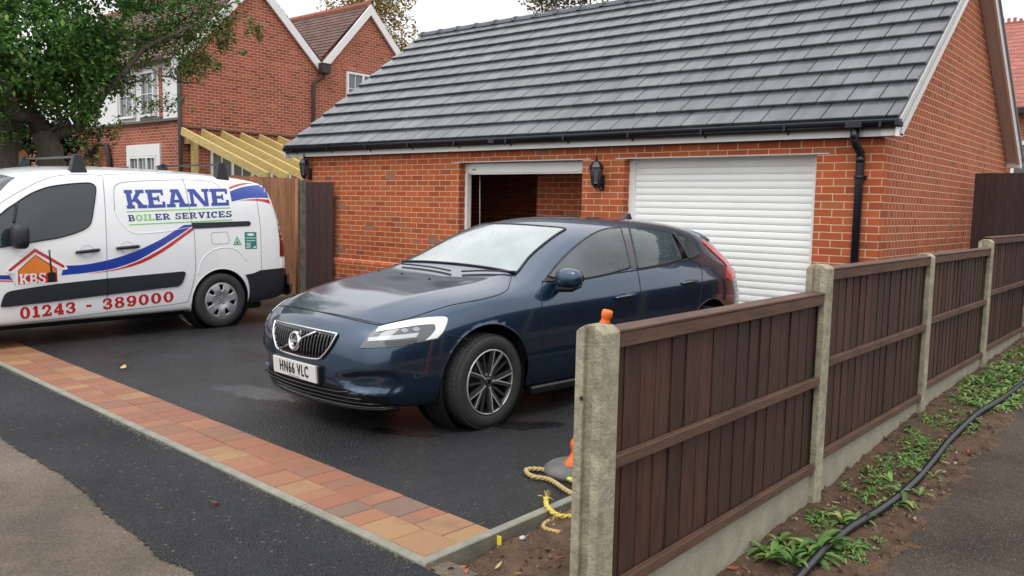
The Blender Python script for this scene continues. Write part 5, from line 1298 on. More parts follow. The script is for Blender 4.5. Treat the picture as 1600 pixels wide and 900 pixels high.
# open the window apertures so that the cabin can be seen
_l = [cpx(*q)[0] for q in ((806, 428), (826, 404), (858, 377), (884, 361))]
_b = [(0, _l[0].z+.03), (.3, _l[0].z+.026), (.55, _l[0].z+.014)]; _t = [(.45, _l[3].z+.018), (.2, _l[3].z+.03), (0, _l[3].z+.033)]
_hf = _b+[(p.x-.004*i, p.z) for i, p in enumerate(_l)]+_t
WSO = smooth_poly([(x, z, 1 if i in (3, 6) else 0) for i, (x, z) in enumerate(_hf)]+[(-x, z, 1 if i in (3, 6) else 0) for i, (x, z) in list(enumerate(_hf))[-2:0:-1]], True, 3)
bm = bmesh.new(); bm.from_mesh(body.data)
aps = [g_poly(smooth_poly(w, True, 5)) for w in (fw, rw, qw)]; wsf = g_poly(WSO)
kill = []
for f in bm.faces:
    c = f.calc_center_median()
    if c.z < .85: continue
    q = cproj(CMW @ Vector((abs(c.x), c.y, c.z))); nrm = f.normal
    if abs(nrm.x) > .45 and any(a(*q) for a in aps): kill.append(f)
    elif c.y < 2.4:
        if wsf(c.x, c.z) and c.y > 1.15 and nrm.z > .2: kill.append(f)
bmesh.ops.delete(bm, geom=kill, context='FACES'); bm.to_mesh(body.data); bm.free()
for p in body.data.polygons: p.use_smooth = True
# cabin liner: dark inside shell, dashboard, seats
b = MB(); b.box(-.70, .70, 1.5, 3.9, .30, .34); b.box(-.74, -.70, 1.5, 3.9, .3, .88); b.box(.70, .74, 1.5, 3.9, .3, .88); b.box(-.68, .68, 1.25, 1.78, .60, .93, bev=.05); b.box(-.7, .7, 3.4, 3.95, .34, .86, bev=.03)
b.build('cabin_lining', M_SEAT, CAR)
def seat(x, y):
    b = MB(); b.box(x-.24, x+.24, y-.3, y+.22, .38, .56, bev=.05)
    M = Matrix.Translation((x, y+.2, .5)) @ Matrix.Rotation(R(-14), 4, 'X'); b.box(-.23, .23, -.06, .08, 0, .56, M, bev=.05); b.box(-.13, .13, -.04, .06, .61, .80, M, bev=.04)
    for s in (-.06, .06): b.tube([M @ Vector((s, .01, .55)), M @ Vector((s, .01, .66))], .008, 6)
    return b
for x in (-.37, .37): seat(x, 2.35).build('seat', M_SEAT, CAR)
b = MB(); b.box(-.6, .6, 2.95, 3.35, .4, .58, bev=.05); M = Matrix.Translation((0, 3.35, .52)) @ Matrix.Rotation(R(-16), 4, 'X'); b.box(-.6, .6, -.05, .07, 0, .5, M, bev=.05)
for x in (-.38, 0, .38): b.box(x-.12, x+.12, -.03, .05, .53, .68, M, bev=.035)
b.build('rear_bench', M_SEAT, CAR)
b = MB(); M = Matrix.Translation((-.37, 1.78, .9)) @ Matrix.Rotation(R(-62), 4, 'X'); b.lathe([(.17+.014*math.cos(t), .014*math.sin(t)) for t in [2*math.pi*k/8 for k in range(8)]], 24, M, closed=True); b.tube([M @ Vector((-.16, 0, 0)), M @ Vector((.16, 0, 0))], .018, 6); b.build('steering_wheel', M_TRIM, CAR)
# glass
def glass(name, poly, m, off=.0055, step=4, mirror=True):
    b = MB(); panel(b, cpx, smooth_poly(poly, True, 5), step, off, .003); o = b.build(name, m, CAR)
    if mirror:
        me = o.data.copy()
        for v in me.vertices: v.co.x *= -1
        me.flip_normals(); o2 = bpy.data.objects.new(name, me); col.objects.link(o2); o2.parent = CAR
    return o
# the windscreen is built whole: left half traced, right half mirrored about the centre line
def ws_half():
    pl = smooth_poly(ws, True, 5); V, F, B = grid_fill(pl, 7); return V, F
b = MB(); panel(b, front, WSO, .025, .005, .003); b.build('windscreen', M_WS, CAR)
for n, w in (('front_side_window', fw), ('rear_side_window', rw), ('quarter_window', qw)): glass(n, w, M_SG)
# black surrounds of the windows, in one run like the car's
def surround(poly, r, name, m, mirror=True, closed=True, dep=.3):
    b = MB(); seam(b, cpx, poly, r, closed, 4, 5, dep, mirror); return b.parts(name, m, CAR)
surround(fw, .0085, 'window_seal', M_TRIM); surround(rw, .0085, 'window_seal', M_TRIM); surround(qw, .008, 'window_seal', M_TRIM); b = MB(); b.tube([front(x, z)[0]+front(x, z)[1]*.005 for x, z in WSO+[WSO[0]]], .0085, 5); b.build('windscreen_seal', M_TRIM, CAR)
b = MB()
for poly in ([(971, 357, 1), (981, 357, 1), (997, 420, 1), (986, 419, 1)], [(1049, 366, 1), (1053, 367, 1), (1076, 403, 1), (1066, 406, 1)]):
    panel(b, cpx, smooth_poly(poly, True, 2), 6, .004, .003, mirror=True)
b.parts('pillar_trim', M_GLOSSBLK, CAR)
b = MB(); panel(b, cpx, smooth_poly([(846, 441, 1), (856, 430, 1), (868, 418, 1), (878, 436, 1), (866, 440, 1)], True, 2), 6, .003, .003, mirror=True); b.parts('mirror_mount', M_TRIM, CAR)
b = MB(); seam(b, cpx, [(847, 440, 1), (905, 437.5), (960, 427), (1020, 418), (1072, 406), (1094, 399, 1)], .0055, False, 5, 5, .5, True); b.parts('waist_trim', M_TRIM, CAR)
# panel gaps
b = MB()
for pts in ([(850, 440, 1), (846, 452), (848, 520), (846, 560), (833, 600, 1)],
            [(996, 421, 1), (1000, 445), (1002, 480), (1000, 520), (996, 560)],
            [(1076, 405, 1), (1092, 413), (1097, 428), (1095, 460), (1088, 485)],
            [(840, 604, 1), (900, 590), (960, 577)],
            [(434, 476, 1), (465, 480), (520, 492), (567, 503), (592, 508, 1), (640, 497), (700, 478), (760, 466), (790, 455), (797, 440), (799, 430, 1)],
            [(700, 524, 1), (720, 528), (738, 531)]):
    seam(b, cpx, pts, .0032, False, 5, 5, .15, mirror=True)
b.parts('panel_gap', M_SEAM, CAR)
# headlamps
hl_out = [(561, 544, 1), (575, 526), (592, 511), (620, 504), (660, 497), (695, 494), (700.5, 502), (694, 518), (684, 530, 1), (640, 538), (600, 543)]
b = MB(); panel(b, cpx, smooth_poly(hl_out, True, 5), 5, .0015, .004); h_ = b
def lamp_side(sgn):
    def put(poly, off, name, m, parent, k=4, step=2.2):
        off = off*1.6+.002
        b = MB(); panel(b, cpx, smooth_poly(poly, True, k), step, off, .004)
        if sgn < 0:
            b.v = [Vector((-v.x, v.y, v.z)) for v in b.v]
        return b.build(name, m, parent)
    base = put(hl_out, .0015, 'headlight', mat('lamp_housing', S((84, 90, 94)), .15, coat=1), CAR)
    put([(592, 512, 1), (620, 505), (660, 498), (694, 495.5), (698, 503), (692, 518, 1), (683, 528, 1), (664, 532, 1), (674, 523), (680, 514), (678, 507, 1), (655, 508.5), (620, 514), (587, 519.5, 1)], .004, 'running_light', mat('lamp_white', S((236, 240, 242)), .2, coat=.6), base)
    put([(577, 528, 1), (620, 524), (655, 520, 1), (650, 527, 1), (615, 531), (575, 534, 1)], .004, 'chrome_strip', mat('lamp_silver', S((190, 194, 198)), .15, coat=.6), base)
    for cx, cy in ((632, 517), (650, 515)):
        put([(cx-6, cy, 0), (cx, cy-3.6, 0), (cx+6, cy, 0), (cx, cy+3.6, 0)], .005, 'lens', mat('lamp_lens', S((150, 156, 162)), .08, coat=1), base, 5, 3)
    put([(600, 534, 1), (640, 531), (652, 530, 1), (650, 536, 1), (604, 541, 1)], .0035, 'lower_reflector', mat('lamp_dark', S((28, 30, 33)), .1, coat=1), base)
    b = MB(); seam(b, cpx, hl_out, .003, True, 4, 5, .2)
    if sgn < 0: b.v = [Vector((-v.x, v.y, v.z)) for v in b.v]
    b.build('lamp_seal', M_SEAM, base)
lamp_side(1); lamp_side(-1)
# grille: traced as a front outline in the car's own frame (x across, z up)
fr_ = lambda x, z: front(x, z)
go = [(-.385, .635, 1), (0, .641), (.37, .635, 1), (.345, .565), (.29, .50), (.225, .465), (0, .458), (-.24, .465), (-.305, .50), (-.36, .565)]
gi = [(x*.95, .585+(z-.585)*.86)+tuple(p[2:]) for p in go for x, z in [p[:2]]]
b = MB(); panel(b, fr_, smooth_poly(go, True, 5), .03, .010, .02); gp = b.build('grille', M_GLOSSBLK, CAR)
b = MB(); x = -.35
while x < .352:
    zt = .62; zl = interp([(0, .47), (.22, .476), (.28, .505), (.33, .56), (.36, .62)], abs(x)); pp = []
    for k in range(6):
        z = zl+(zt-zl)*k/5; h, n = fr_(x, z); pp.append(h+n*.016)
    b.tube(pp, .0055, 6); x += .0315
b.build('grille_bar', mat('grille_bar', S((34, 34, 38)), .25, coat=.5), gp)
b = MB(); pl = smooth_poly(go, True, 5); pts = [fr_(x, z) for x, z in pl+[pl[0]]]; b.tube([h+n*.012 for h, n in pts], .0075, 8); b.build('grille_frame', M_CHROME, gp)
# round emblem with arrow and slanting bar
hc, nc = fr_(-.005, .55)
b = MB(); pts = [fr_(-.2, .472), fr_(-.1, .512), fr_(0, .55), fr_(.1, .59), fr_(.19, .625)]; b.tube([h+n*.024 for h, n in pts], .0075, 6); b.build('badge_bar', M_CHROME, gp)
q = nc.to_track_quat('Z', 'Y').to_matrix().to_4x4(); M = Matrix.Translation(hc+nc*.03) @ q
b = MB(); b.lathe([(.064, -.008), (.064, .006), (.058, .012), (.048, .012), (.042, .004), (.042, -.008)], 28, M)
b.beam(M @ Vector((.042, .042, .002)), M @ Vector((.068, .068, .002)), .016, .012); b.beam(M @ Vector((.05, .07, .002)), M @ Vector((.072, .07, .002)), .012, .012); b.beam(M @ Vector((.07, .05, .002)), M @ Vector((.07, .072, .002)), .012, .012)
b.build('emblem', M_CHROME, gp)
b = MB(); b.lathe([(.001, .003), (.042, .003), (.042, -.006)], 24, M); bd = b.build('emblem_disc', M_GLOSSBLK, gp)
def text3(s, M, size, m, parent, name, wx=1, off=0, ext=.0012, sp=1):
    c = bpy.data.curves.new(name, 'FONT'); c.body = s; c.size = size; c.align_x = 'CENTER'; c.align_y = 'CENTER'; c.extrude = ext; c.offset = off; c.space_character = sp
    o = bpy.data.objects.new(name, c); col.objects.link(o); dg = bpy.context.evaluated_depsgraph_get(); me = bpy.data.meshes.new_from_object(o.evaluated_get(dg)); bpy.data.objects.remove(o)
    me.transform(M @ Matrix.Diagonal((wx, 1, 1, 1))); me.materials.clear(); me.materials.append(m); o = bpy.data.objects.new(name, me); col.objects.link(o); o.parent = parent; return o
FLAT = Matrix(((1, 0, 0, 0), (0, 0, -1, 0), (0, 1, 0, 0), (0, 0, 0, 1)))     # text plane standing up, facing -y
xq = Matrix.Translation(hc+nc*.036) @ Matrix.Rotation(math.asin(max(-1, min(1, nc.z))), 4, 'X').inverted() @ FLAT
text3('VOLVO', xq, .021, M_CHROME, gp, 'emblem_word', 1, .0004, .0015)
# number plate
hp, np_ = fr_(0, .375); py = hp.y-.018
Mp = Matrix.Translation((0, py, .372)) @ Matrix.Rotation(R(4), 4, 'X')
b = MB(); b.box(-.26, .26, 0, .012, -.0555, .0555, Mp, bev=.002); pt_ = b.build('number_plate', mat('plate_white', S((214, 216, 214)), .35), CAR)
text3('HN66 VLC', Mp @ Matrix.Translation((0, -.0018, .001)) @ FLAT, .10, mat('plate_black', S((14, 14, 16)), .5), pt_, 'plate_text', .66, .0016, .0012, 1.22)
b = MB(); b.box(-.07, .07, -.001, .0, -.047, -.044, Mp); b.build('plate_small_print', mat('plate_black', S((14, 14, 16)), .5), pt_)
b = MB(); b.box(-.28, .28, .012, .05, -.07, .06, Mp, bev=.01); b.build('plate_holder', M_TRIM, pt_)
# lower intake, splitter lip
io = [(-.70, .285, 1), (-.5, .30), (-.33, .33), (.33, .33), (.5, .30), (.70, .285, 1), (.69, .225, 1), (.4, .205), (0, .20), (-.4, .205), (-.69, .225, 1)]
b = MB(); panel(b, fr_, smooth_poly(io, True, 5), .05, .004, .02); it = b.build('lower_intake', M_TRIM, CAR)
b = MB()
for z in (.235, .262, .29):
    w = interp([(.235, .66), (.29, .5)], z); pts = [fr_(-w+2*w*k/24, z) for k in range(25)]; b.tube([h+n*.012 for h, n in pts], .005, 6)
b.build('intake_slat', M_GLOSSBLK, it)
b = MB(); pts = []
for k in range(33):
    x = -.70+1.4*k/32; h, n = fr_(x, .215); pts.append(h+Vector((0, -.022+.02*abs(x/.7)**3, -.012)))
b.tube(pts, .008, 6); pts2 = [p+Vector((0, .012, -.012)) for p in pts]; b.tube(pts2, .014, 6); b.build('front_lip', M_GLOSSBLK, CAR)
b = MB(); pts = [(-.70+1.4*k/32) for k in range(33)]
b.tube([fr_(x, .205)[0]+Vector((0, -.036+.034*abs(x/.7)**3, -.006)) for x in pts], .0035, 6); b.build('lip_bright_strip', M_CHROME, CAR)
b = MB(); panel(b, cpx, smooth_poly([(632, 552, 1), (631, 560, 1), (625, 565, 1), (612, 566, 1)], True, 1) if False else [(629, 553), (632, 553), (630, 562), (625, 566), (613, 567), (613, 565), (624, 564), (628, 560)], 4, .001, .002); b.parts('washer_flap_gap', M_SEAM, CAR)
# tail lamps
tl = [(1097, 374, 1), (1118, 391), (1136, 407), (1146, 414, 1), (1148, 428), (1146, 437, 1), (1137, 436), (1135.5, 424), (1133, 413), (1112, 393), (1098, 379, 1)]
M_RED = mat('tail_red', S((196, 30, 34)), .2, coat=.8)
for sgn in (1, -1):
    b = MB(); panel(b, cpx, smooth_poly(tl, True, 4), 2.5, .008, .01)
    if sgn < 0: b.v = [Vector((-v.x, v.y, v.z)) for v in b.v]
    b.build('tail_light', M_RED, CAR)
# mirrors
def car_mirror(sgn):
    c = Vector((.93, 1.60, .955)) if sgn > 0 else Vector((.885, 1.80, .90)); b = MB()
    me_secs = [(-.1, .02, .035), (-.075, .05, .062), (0, .072, .078), (.07, .066, .075), (.105, .045, .058), (.12, .015, .03)]
    M = Matrix.Translation(c)
    rings = []; n = 14
    for (xx, ry, rz_) in me_secs:
        rings.append([M @ Vector((xx, ry*math.copysign(abs(math.cos(t))**.7, math.cos(t)) - .02, rz_*math.copysign(abs(math.sin(t))**.7, math.sin(t))*(.8 if math.sin(t) < 0 else 1))) for t in [2*math.pi*k/n for k in range(n)]])
    vs = [v for r in rings for v in r]; fs = [(i*n+j, i*n+(j+1) % n, (i+1)*n+(j+1) % n, (i+1)*n+j) for i in range(len(rings)-1) for j in range(n)]+[tuple(range(n)), tuple(range((len(rings)-1)*n, len(rings)*n))]
    b.add(vs, fs, True)
    def fin(b, name, m, par):
        if sgn < 0: b.v = [Vector((-v.x, v.y, v.z)) for v in b.v]
        return b.build(name, m, par)
    mm = fin(b, 'door_mirror', M_BLUE, CAR)
    b = MB(); pts = [(c.x-.16, c.y-.0, c.z-.075), (c.x-.07, c.y-.03, c.z-.075), (c.x+.05, c.y-.03, c.z-.066), (c.x+.12, c.y-.01, c.z-.04)]; b.tube(pts, [.02, .024, .022, .01], 8)
    b.beam((c.x-.19, c.y+.03, c.z-.085), (c.x-.06, c.y+.0, c.z-.075), .09, .028, bev=.008); fin(b, 'mirror_arm', M_TRIM, mm)
    b = MB(); b.lathe([(.001, 0), (1, 0)], 20, Matrix.Translation(c+Vector((.01, .046, .004))) @ Matrix.Rotation(R(-90), 4, 'X') @ Matrix.Diagonal((.088, .056, 1, 1))); fin(b, 'mirror_glass', M_CHROME, mm)
car_mirror(1); car_mirror(-1)
# door handles
for (ax, ay, bx, by) in ((960, 466, 992, 460), (1065, 443.5, 1090, 439)):
    h0, n0 = cpx(ax, ay); h1, n1 = cpx(bx, by); hm, nm = cpx((ax+bx)/2, (ay+by)/2)
    for sgn in (1, -1):
        b = MB(); b.tube([h0+n0*.008, h0*.8+h1*.2+n0*.024, hm+nm*.028, h0*.2+h1*.8+n1*.024, h1+n1*.008], [.008, .0135, .014, .0135, .009], 8)
        if sgn < 0: b.v = [Vector((-v.x, v.y, v.z)) for v in b.v]
        hd = b.build('door_handle', M_BLUE, CAR)
        b = MB(); cup = [((ax+bx)/2+9*math.cos(t), (ay+by)/2+2+6*math.sin(t)) for t in [2*math.pi*k/14 for k in range(14)]]; panel(b, cpx, cup, 4, .0012, .002)
        if sgn < 0: b.v = [Vector((-v.x, v.y, v.z)) for v in b.v]
        b.build('handle_recess', M_SEAM, hd)
# wipers, washer jets, roof fin, rear spoiler, windscreen sensor
b = MB(); seam(b, cpx, [(628, 415, 1), (650, 417), (680, 421), (704, 426, 1)], .007, False, 6, 3, 2.2); seam(b, cpx, [(722, 427, 1), (760, 426), (806, 427.5, 1)], .007, False, 6, 3, 2.2); b.parts('wiper', M_TRIM, CAR)
b = MB()
for x, y in ((592, 423), (628, 428), (671, 436)): h, n = cpx(x, y); b.sphere(h+n*.003, .009, 8, 6, (1.4, 1, .8))
b.parts('washer_jet', M_TRIM, CAR)
h, n = SK.dir((0, 3.42, 3), (0, 0, -1)); b = MB(); b.add([h+Vector(v) for v in ((-.03, -.07, -.003), (.03, -.07, -.003), (.032, .075, -.003), (-.032, .075, -.003), (-.006, .03, .05), (.006, .03, .05), (.008, .07, .052), (-.008, .07, .052))], [(0, 1, 5, 4), (1, 2, 6, 5), (2, 3, 7, 6), (3, 0, 4, 7), (4, 5, 6, 7)], True); b.build('roof_fin', M_TRIM, CAR)
vs = []
for k in range(13):
    x = -.60+1.2*k/12; h, n = SK.dir((x, 3.86, 3), (0, 0, -1)); e = 4.02-.10*abs(x/.6)**3
    vs += [(x, 3.78, SK.dir((x, 3.78, 3), (0, 0, -1))[0].z+.002), (x, 3.92, h.z+.006), (x, e, h.z-.008), (x, e, h.z-.03), (x, 3.9, h.z-.05)]
b = MB(); b.add(vs, [(k*5+j, k*5+(j+1) % 5, (k+1)*5+(j+1) % 5, (k+1)*5+j) for k in range(12) for j in range(5)]+[tuple(range(5)), tuple(range(60, 65))], True); b.build('rear_spoiler', M_BLUE, CAR)
b = MB(); rear = lambda x, z: SK.dir((x, 6, z), (0, -1, 0))
panel(b, rear, smooth_poly([(-.5, 1.16, 1), (.5, 1.16, 1), (.6, .95, 1), (-.6, .95, 1)], True, 3), .06, .004, .01); b.build('rear_window', M_GLOSSBLK, CAR)
# wheels
def spoke_wheel(parent, y, sgn, yaw=0):
    M = Matrix.Translation((sgn*.795, y, .307)) @ Matrix.Diagonal((.96, .972, .972, 1)) @ Matrix.Rotation(yaw, 4, 'Z') @ Matrix.Rotation(R(90)*sgn, 4, 'Y')     # local z = outwards
    b = MB(); pr = [(.222, -.09), (.245, -.1), (.285, -.102), (.305, -.092), (.315, -.078), (.3165, -.04), (.3165, .04), (.315, .078), (.305, .092), (.285, .102), (.25, .1), (.222, .088), (.218, .06), (.218, -.08)]
    b.lathe(pr, 56, M, closed=True); ty = b.build('wheel', M_TYRE, parent)
    b = MB()
    for k in range(64):      # tread blocks
        a = 2*math.pi*k/64
        for z0, z1 in ((-.088, -.058), (-.05, -.018), (-.012, .012), (.018, .05), (.058, .088)):
            sh = .012*(1 if (z0+z1) > 0 else -1); r0, r1 = .312, .3225
            if abs(z0+z1) > .12: r1 = .3185
            da = .037
            vs = [Vector((r*math.cos(a+da*t+(sh*3 if zz == z1 else 0)), r*math.sin(a+da*t+(sh*3 if zz == z1 else 0)), zz)) for r in (r0, r1) for (zz, t) in ((z0, -1), (z1, -1), (z1, 1), (z0, 1))]
            b.add([M @ v for v in vs], [(4, 5, 6, 7), (0, 1, 5, 4), (1, 2, 6, 5), (2, 3, 7, 6), (3, 0, 4, 7)])
    b.build('tread', M_TYRE, ty)
    b = MB(); b.lathe([(.219, .088), (.213, .092), (.208, .086), (.2, .05), (.195, -.08), (.215, -.09)], 48, M); rim = b.build('rim', mat('alloy_dark', S((62, 63, 66)), .32, metal=.7), ty)
    b = MB(); b.lathe([(.2225, .086), (.2215, .0945), (.214, .0955), (.2115, .09)], 56, M); b.build('rim_lip', mat('alloy_bright', S((196, 198, 202)), .3, metal=.5), ty)
    b = MB(); b.lathe([(.001, .0), (.2, -.02)], 32, M); b.lathe([(.001, .03), (.13, .03), (.135, .0)], 32, M); b.build('brake_disc', mat('disc_steel', S((44, 42, 42)), .45, metal=.6), ty)
    bd = MB(); bb = MB()
    for k in range(5):
        a = 2*math.pi*k/5+.3
        for off in (-.24, .24):
            pts = []
            for r, dz, tw in ((.035, .062, .0), (.09, .066, .34), (.15, .076, .72), (.211, .086, 1.0)):
                t = a+off*(.55+.45*tw)*(1.0 if r > .04 else 1.2); pts.append(Vector((r*math.cos(t), r*math.sin(t), dz)))
            for p, q_ in zip(pts, pts[1:]):
                bd.beam(M @ p, M @ q_, .026, .024, up=M.to_3x3() @ Vector((0, 0, 1))); 
                sd = (q_-p).cross(Vector((0, 0, 1))).normalized()*(.011 if off > 0 else -.011)
                up = Vector((0, 0, .0125)); bb.beam(M @ (p+up+sd), M @ (q_+up+sd), .008, .004, up=M.to_3x3() @ Vector((0, 0, 1)))
        t = a+math.pi/5
        bd.beam(M @ Vector((.04*math.cos(t), .04*math.sin(t), .055)), M @ Vector((.21*math.cos(t), .21*math.sin(t), .072)), .016, .016, up=M.to_3x3() @ Vector((0, 0, 1)))
    bd.lathe([(.001, .074), (.03, .074), (.06, .07), (.066, .05), (.066, .02)], 28, M)
    bd.build('spoke', mat('alloy_grey', S((84, 85, 88)), .34, metal=.6), rim); bb.build('spoke_edge', mat('alloy_bright', S((196, 198, 202)), .3, metal=.5), rim)
    b = MB(); b.lathe([(.001, .079), (.026, .079), (.03, .074)], 20, M)
    for k in range(5):
        a = 2*math.pi*k/5; b.lathe([(.001, .078), (.007, .078), (.008, .07)], 8, M @ Matrix.Translation((.05*math.cos(a), .05*math.sin(a), 0)))
    hb = b.build('hub_cap', M_GLOSSBLK, ty)
    b = MB(); b.lathe([(.018, .0795), (.022, .081), (.025, .0795)], 20, M); b.build('hub_ring', M_CHROME, hb)
for y, yaw in ((FA, R(3)), (RA, 0)):
    for s in (1, -1): spoke_wheel(CAR, y, s, yaw)
# wheel-arch lips and liners, sill trim
b = MB()
for y in (FA, RA):
    for s in (1, -1):
        pts = []
        for k in range(25):
            t = R(-12)+math.pi*(k/24)*(1+24/180); r = .374; d, z = y+r*math.cos(t), .315+r*math.sin(t)
            if z < .2: continue
            h, n = SK.dir((2*s, d, z), (-s, 0, 0)); pts.append(h+Vector((-.006*s, 0, 0)))
        b.tube(pts, .008, 6)
b.parts('arch_lip', M_BLUE, CAR)
b = MB()
for y in (FA, RA):
    for s in (1, -1):
        M = Matrix.Translation((s*.60, y, .315)) @ Matrix.Rotation(R(90)*s, 4, 'Y'); b.lathe([(.37, .24), (.366, 0), (.001, 0)], 32, M)
b.parts('arch_liner', M_SEAM, CAR)
b = MB(); 
for s in (1, -1): b.box(min(s*.80, s*.872), max(s*.80, s*.872), FA+.41, RA-.4, .155, .215, bev=.012)
b.parts('sill_trim', M_TRIM, CAR)
# ------------------------------------------------------------------ white van
VLOC = Vector((-7.10, -6.79, 0)); VMW = Matrix.Translation(VLOC)
VAN = thing('parked_van', 'white panel van with blue lettering, red phone number and black roof bars', 'van', VLOC, world_coords=False)
M_VW = mat('van_white', S((238, 240, 241)), .22, coat=.8, var=.015, vscale=2); M_VB = mat('van_black', S((32, 35, 42)), .5, bump=.12, bscale=200, bdist=.002)
def vsec(w, z1, z2, zr, ins=0, low=.2, hood=None):
    return [(0, low), (w-.12, low), (w-.03, low+.03), (w-.006, .42), (w, .70), (w-.006, z1)]
VS = [
 (.10, [(0, .24), (.55, .24, .02), (.66, .26, .0), (.72, .42, -.02), (.73, .58, .0), (.70, .72, .03), (.64, .79, .05), (.55, .82, .05), (.42, .845, .04), (.2, .86, .02), (0, .865, 0)]),
 (.28, [(0, .2), (.66, .2), (.77, .23), (.81, .42), (.82, .62), (.80, .78), (.74, .86), (.63, .90), (.47, .925), (.24, .94), (0, .945)]),
 (.6, [(0, .2), (.72, .2), (.85, .23), (.875, .42), (.885, .66), (.87, .84), (.82, .94), (.70, .985), (.52, 1.01), (.26, 1.025), (0, 1.03)]),
 (.93, [(0, .2), (.74, .2), (.87, .23), (.895, .42), (.903, .68), (.89, .90), (.84, 1.02), (.74, 1.075), (.56, 1.105), (.3, 1.12), (0, 1.125)]),
 (1.15, [(0, .2), (.74, .2), (.873, .23), (.90, .42), (.905, .69), (.895, .94), (.85, 1.11), (.765, 1.21), (.62, 1.27), (.34, 1.30), (0, 1.31)]),
 (1.42, [(0, .2), (.74, .2), (.873, .23), (.90, .42), (.905, .70), (.897, .97), (.855, 1.22), (.775, 1.43), (.655, 1.53), (.36, 1.57), (0, 1.58)]),
 (1.68, [(0, .2), (.74, .2), (.873, .23), (.90, .42), (.905, .70), (.898, .98), (.858, 1.29), (.785, 1.575), (.69, 1.672), (.38, 1.715), (0, 1.725)]),
 (2.0, [(0, .2), (.74, .2), (.873, .23), (.90, .42), (.905, .70), (.898, .98), (.86, 1.31), (.79, 1.61), (.705, 1.712), (.39, 1.76), (0, 1.77)]),
 (2.6, [(0, .2), (.74, .2), (.873, .23), (.90, .42), (.905, .70), (.898, .98), (.86, 1.32), (.79, 1.63), (.71, 1.735), (.39, 1.785), (0, 1.795)]),
 (3.3, [(0, .2), (.74, .2), (.873, .23), (.90, .42), (.905, .70), (.898, .98), (.86, 1.32), (.79, 1.63), (.71, 1.732), (.39, 1.782), (0, 1.792)]),
 (3.95, [(0, .22), (.74, .22), (.868, .25), (.895, .42), (.90, .70), (.893, .98), (.855, 1.31), (.785, 1.60), (.70, 1.705), (.385, 1.755), (0, 1.765)]),
 (4.34, [(0, .24), (.73, .24), (.855, .27), (.882, .42, .05), (.888, .70, .07), (.88, .98, .06), (.84, 1.30, .02), (.77, 1.57, -.02), (.685, 1.668, -.04), (.375, 1.71, -.03), (0, 1.72, -.02)]),
 (4.55, [(0, .27), (.70, .27), (.825, .30), (.862, .43, .03), (.868, .70, .035), (.858, .98, .015), (.815, 1.29, -.05), (.745, 1.53, -.12), (.665, 1.62, -.15), (.36, 1.65, -.14), (0, 1.657, -.13)]),
]
vbody = half_loft('body', VS, lambda x, w, z, j: .10*(1-(x/max(w, .01))**2)*(w/.7)**1.4, lambda x, w, z, j: .05*(1-(x/max(w, .01))**2), 3, crease_rows=((8, 5, 12, .35), (2, 0, 12, .3)))
vbody.parent = VAN; vbody.data.materials.append(M_VW)
VK = Skin(vbody, VMW); vpx = VK.px; VFA, VRA = .93, 3.66
cut_arches(vbody, [(VFA, .31, .37), (VRA, .31, .365)])
def vp(poly, off, name, m, parent=VAN, step=8, k=5, mirror=True, skirt=.004):
    b = MB(); panel(b, vpx, smooth_poly(poly, True, k), step, off, skirt); o = b.build(name, m, parent)
    if mirror:
        b.v = [Vector((-v.x, v.y, v.z)) for v in b.v]; b.build(name, m, parent)
    return o
vwin = [(0, 336), (10.7, 327), (26.7, 316.5), (44.5, 305), (62, 297), (80, 291.6), (106.8, 288), (128, 286.4), (140.6, 286.6), (147.7, 290.7), (149, 297), (147.7, 311), (145, 329), (142.3, 345), (137, 354), (124.5, 361), (106.8, 367), (89, 371.7), (67.6, 375), (44.5, 379), (0, 386), (-30, 391), (-62, 397, 1), (-60, 385), (-30, 358)]
vglass = mat('van_glass', S((40, 50, 52)), .04, coat=.25, spec=.6)
vp(vwin, .006, 'side_window', vglass, step=5)
b = MB(); seam(b, vpx, vwin, .009, True, 5, 3, .3, True); b.parts('window_seal', M_TRIM, VAN)
b = MB(); seam(b, vpx, [(26, 317, 1), (24, 332), (21.5, 349, 1)], .013, False, 4, 3, .3, True); b.parts('window_bar', M_TRIM, VAN)
vfr = lambda x, z: VK.dir((x, -2, z), (0, 1, 0))
b = MB(); panel(b, vfr, smooth_poly([(-.79, 1.13, 1), (.79, 1.13, 1), (.745, 1.42), (.675, 1.625, 1), (0, 1.68), (-.675, 1.625, 1), (-.745, 1.42)], True, 4), .06, .004, .01); b.build('windscreen', vglass, VAN)
b = MB(); panel(b, vfr, smooth_poly([(-.5, .60, 1), (.5, .60, 1), (.46, .44, 1), (-.46, .44, 1)], True, 3), .05, .006, .01); b.build('grille', M_VB, VAN)
for s in (1, -1):
    b = MB(); panel(b, vfr, smooth_poly([(s*.45, .74), (s*.70, .80), (s*.72, .70), (s*.50, .64)], True, 5), .05, .006, .01); b.build('headlight', mat('lamp_silver', S((190, 194, 198)), .15, coat=.6), VAN)
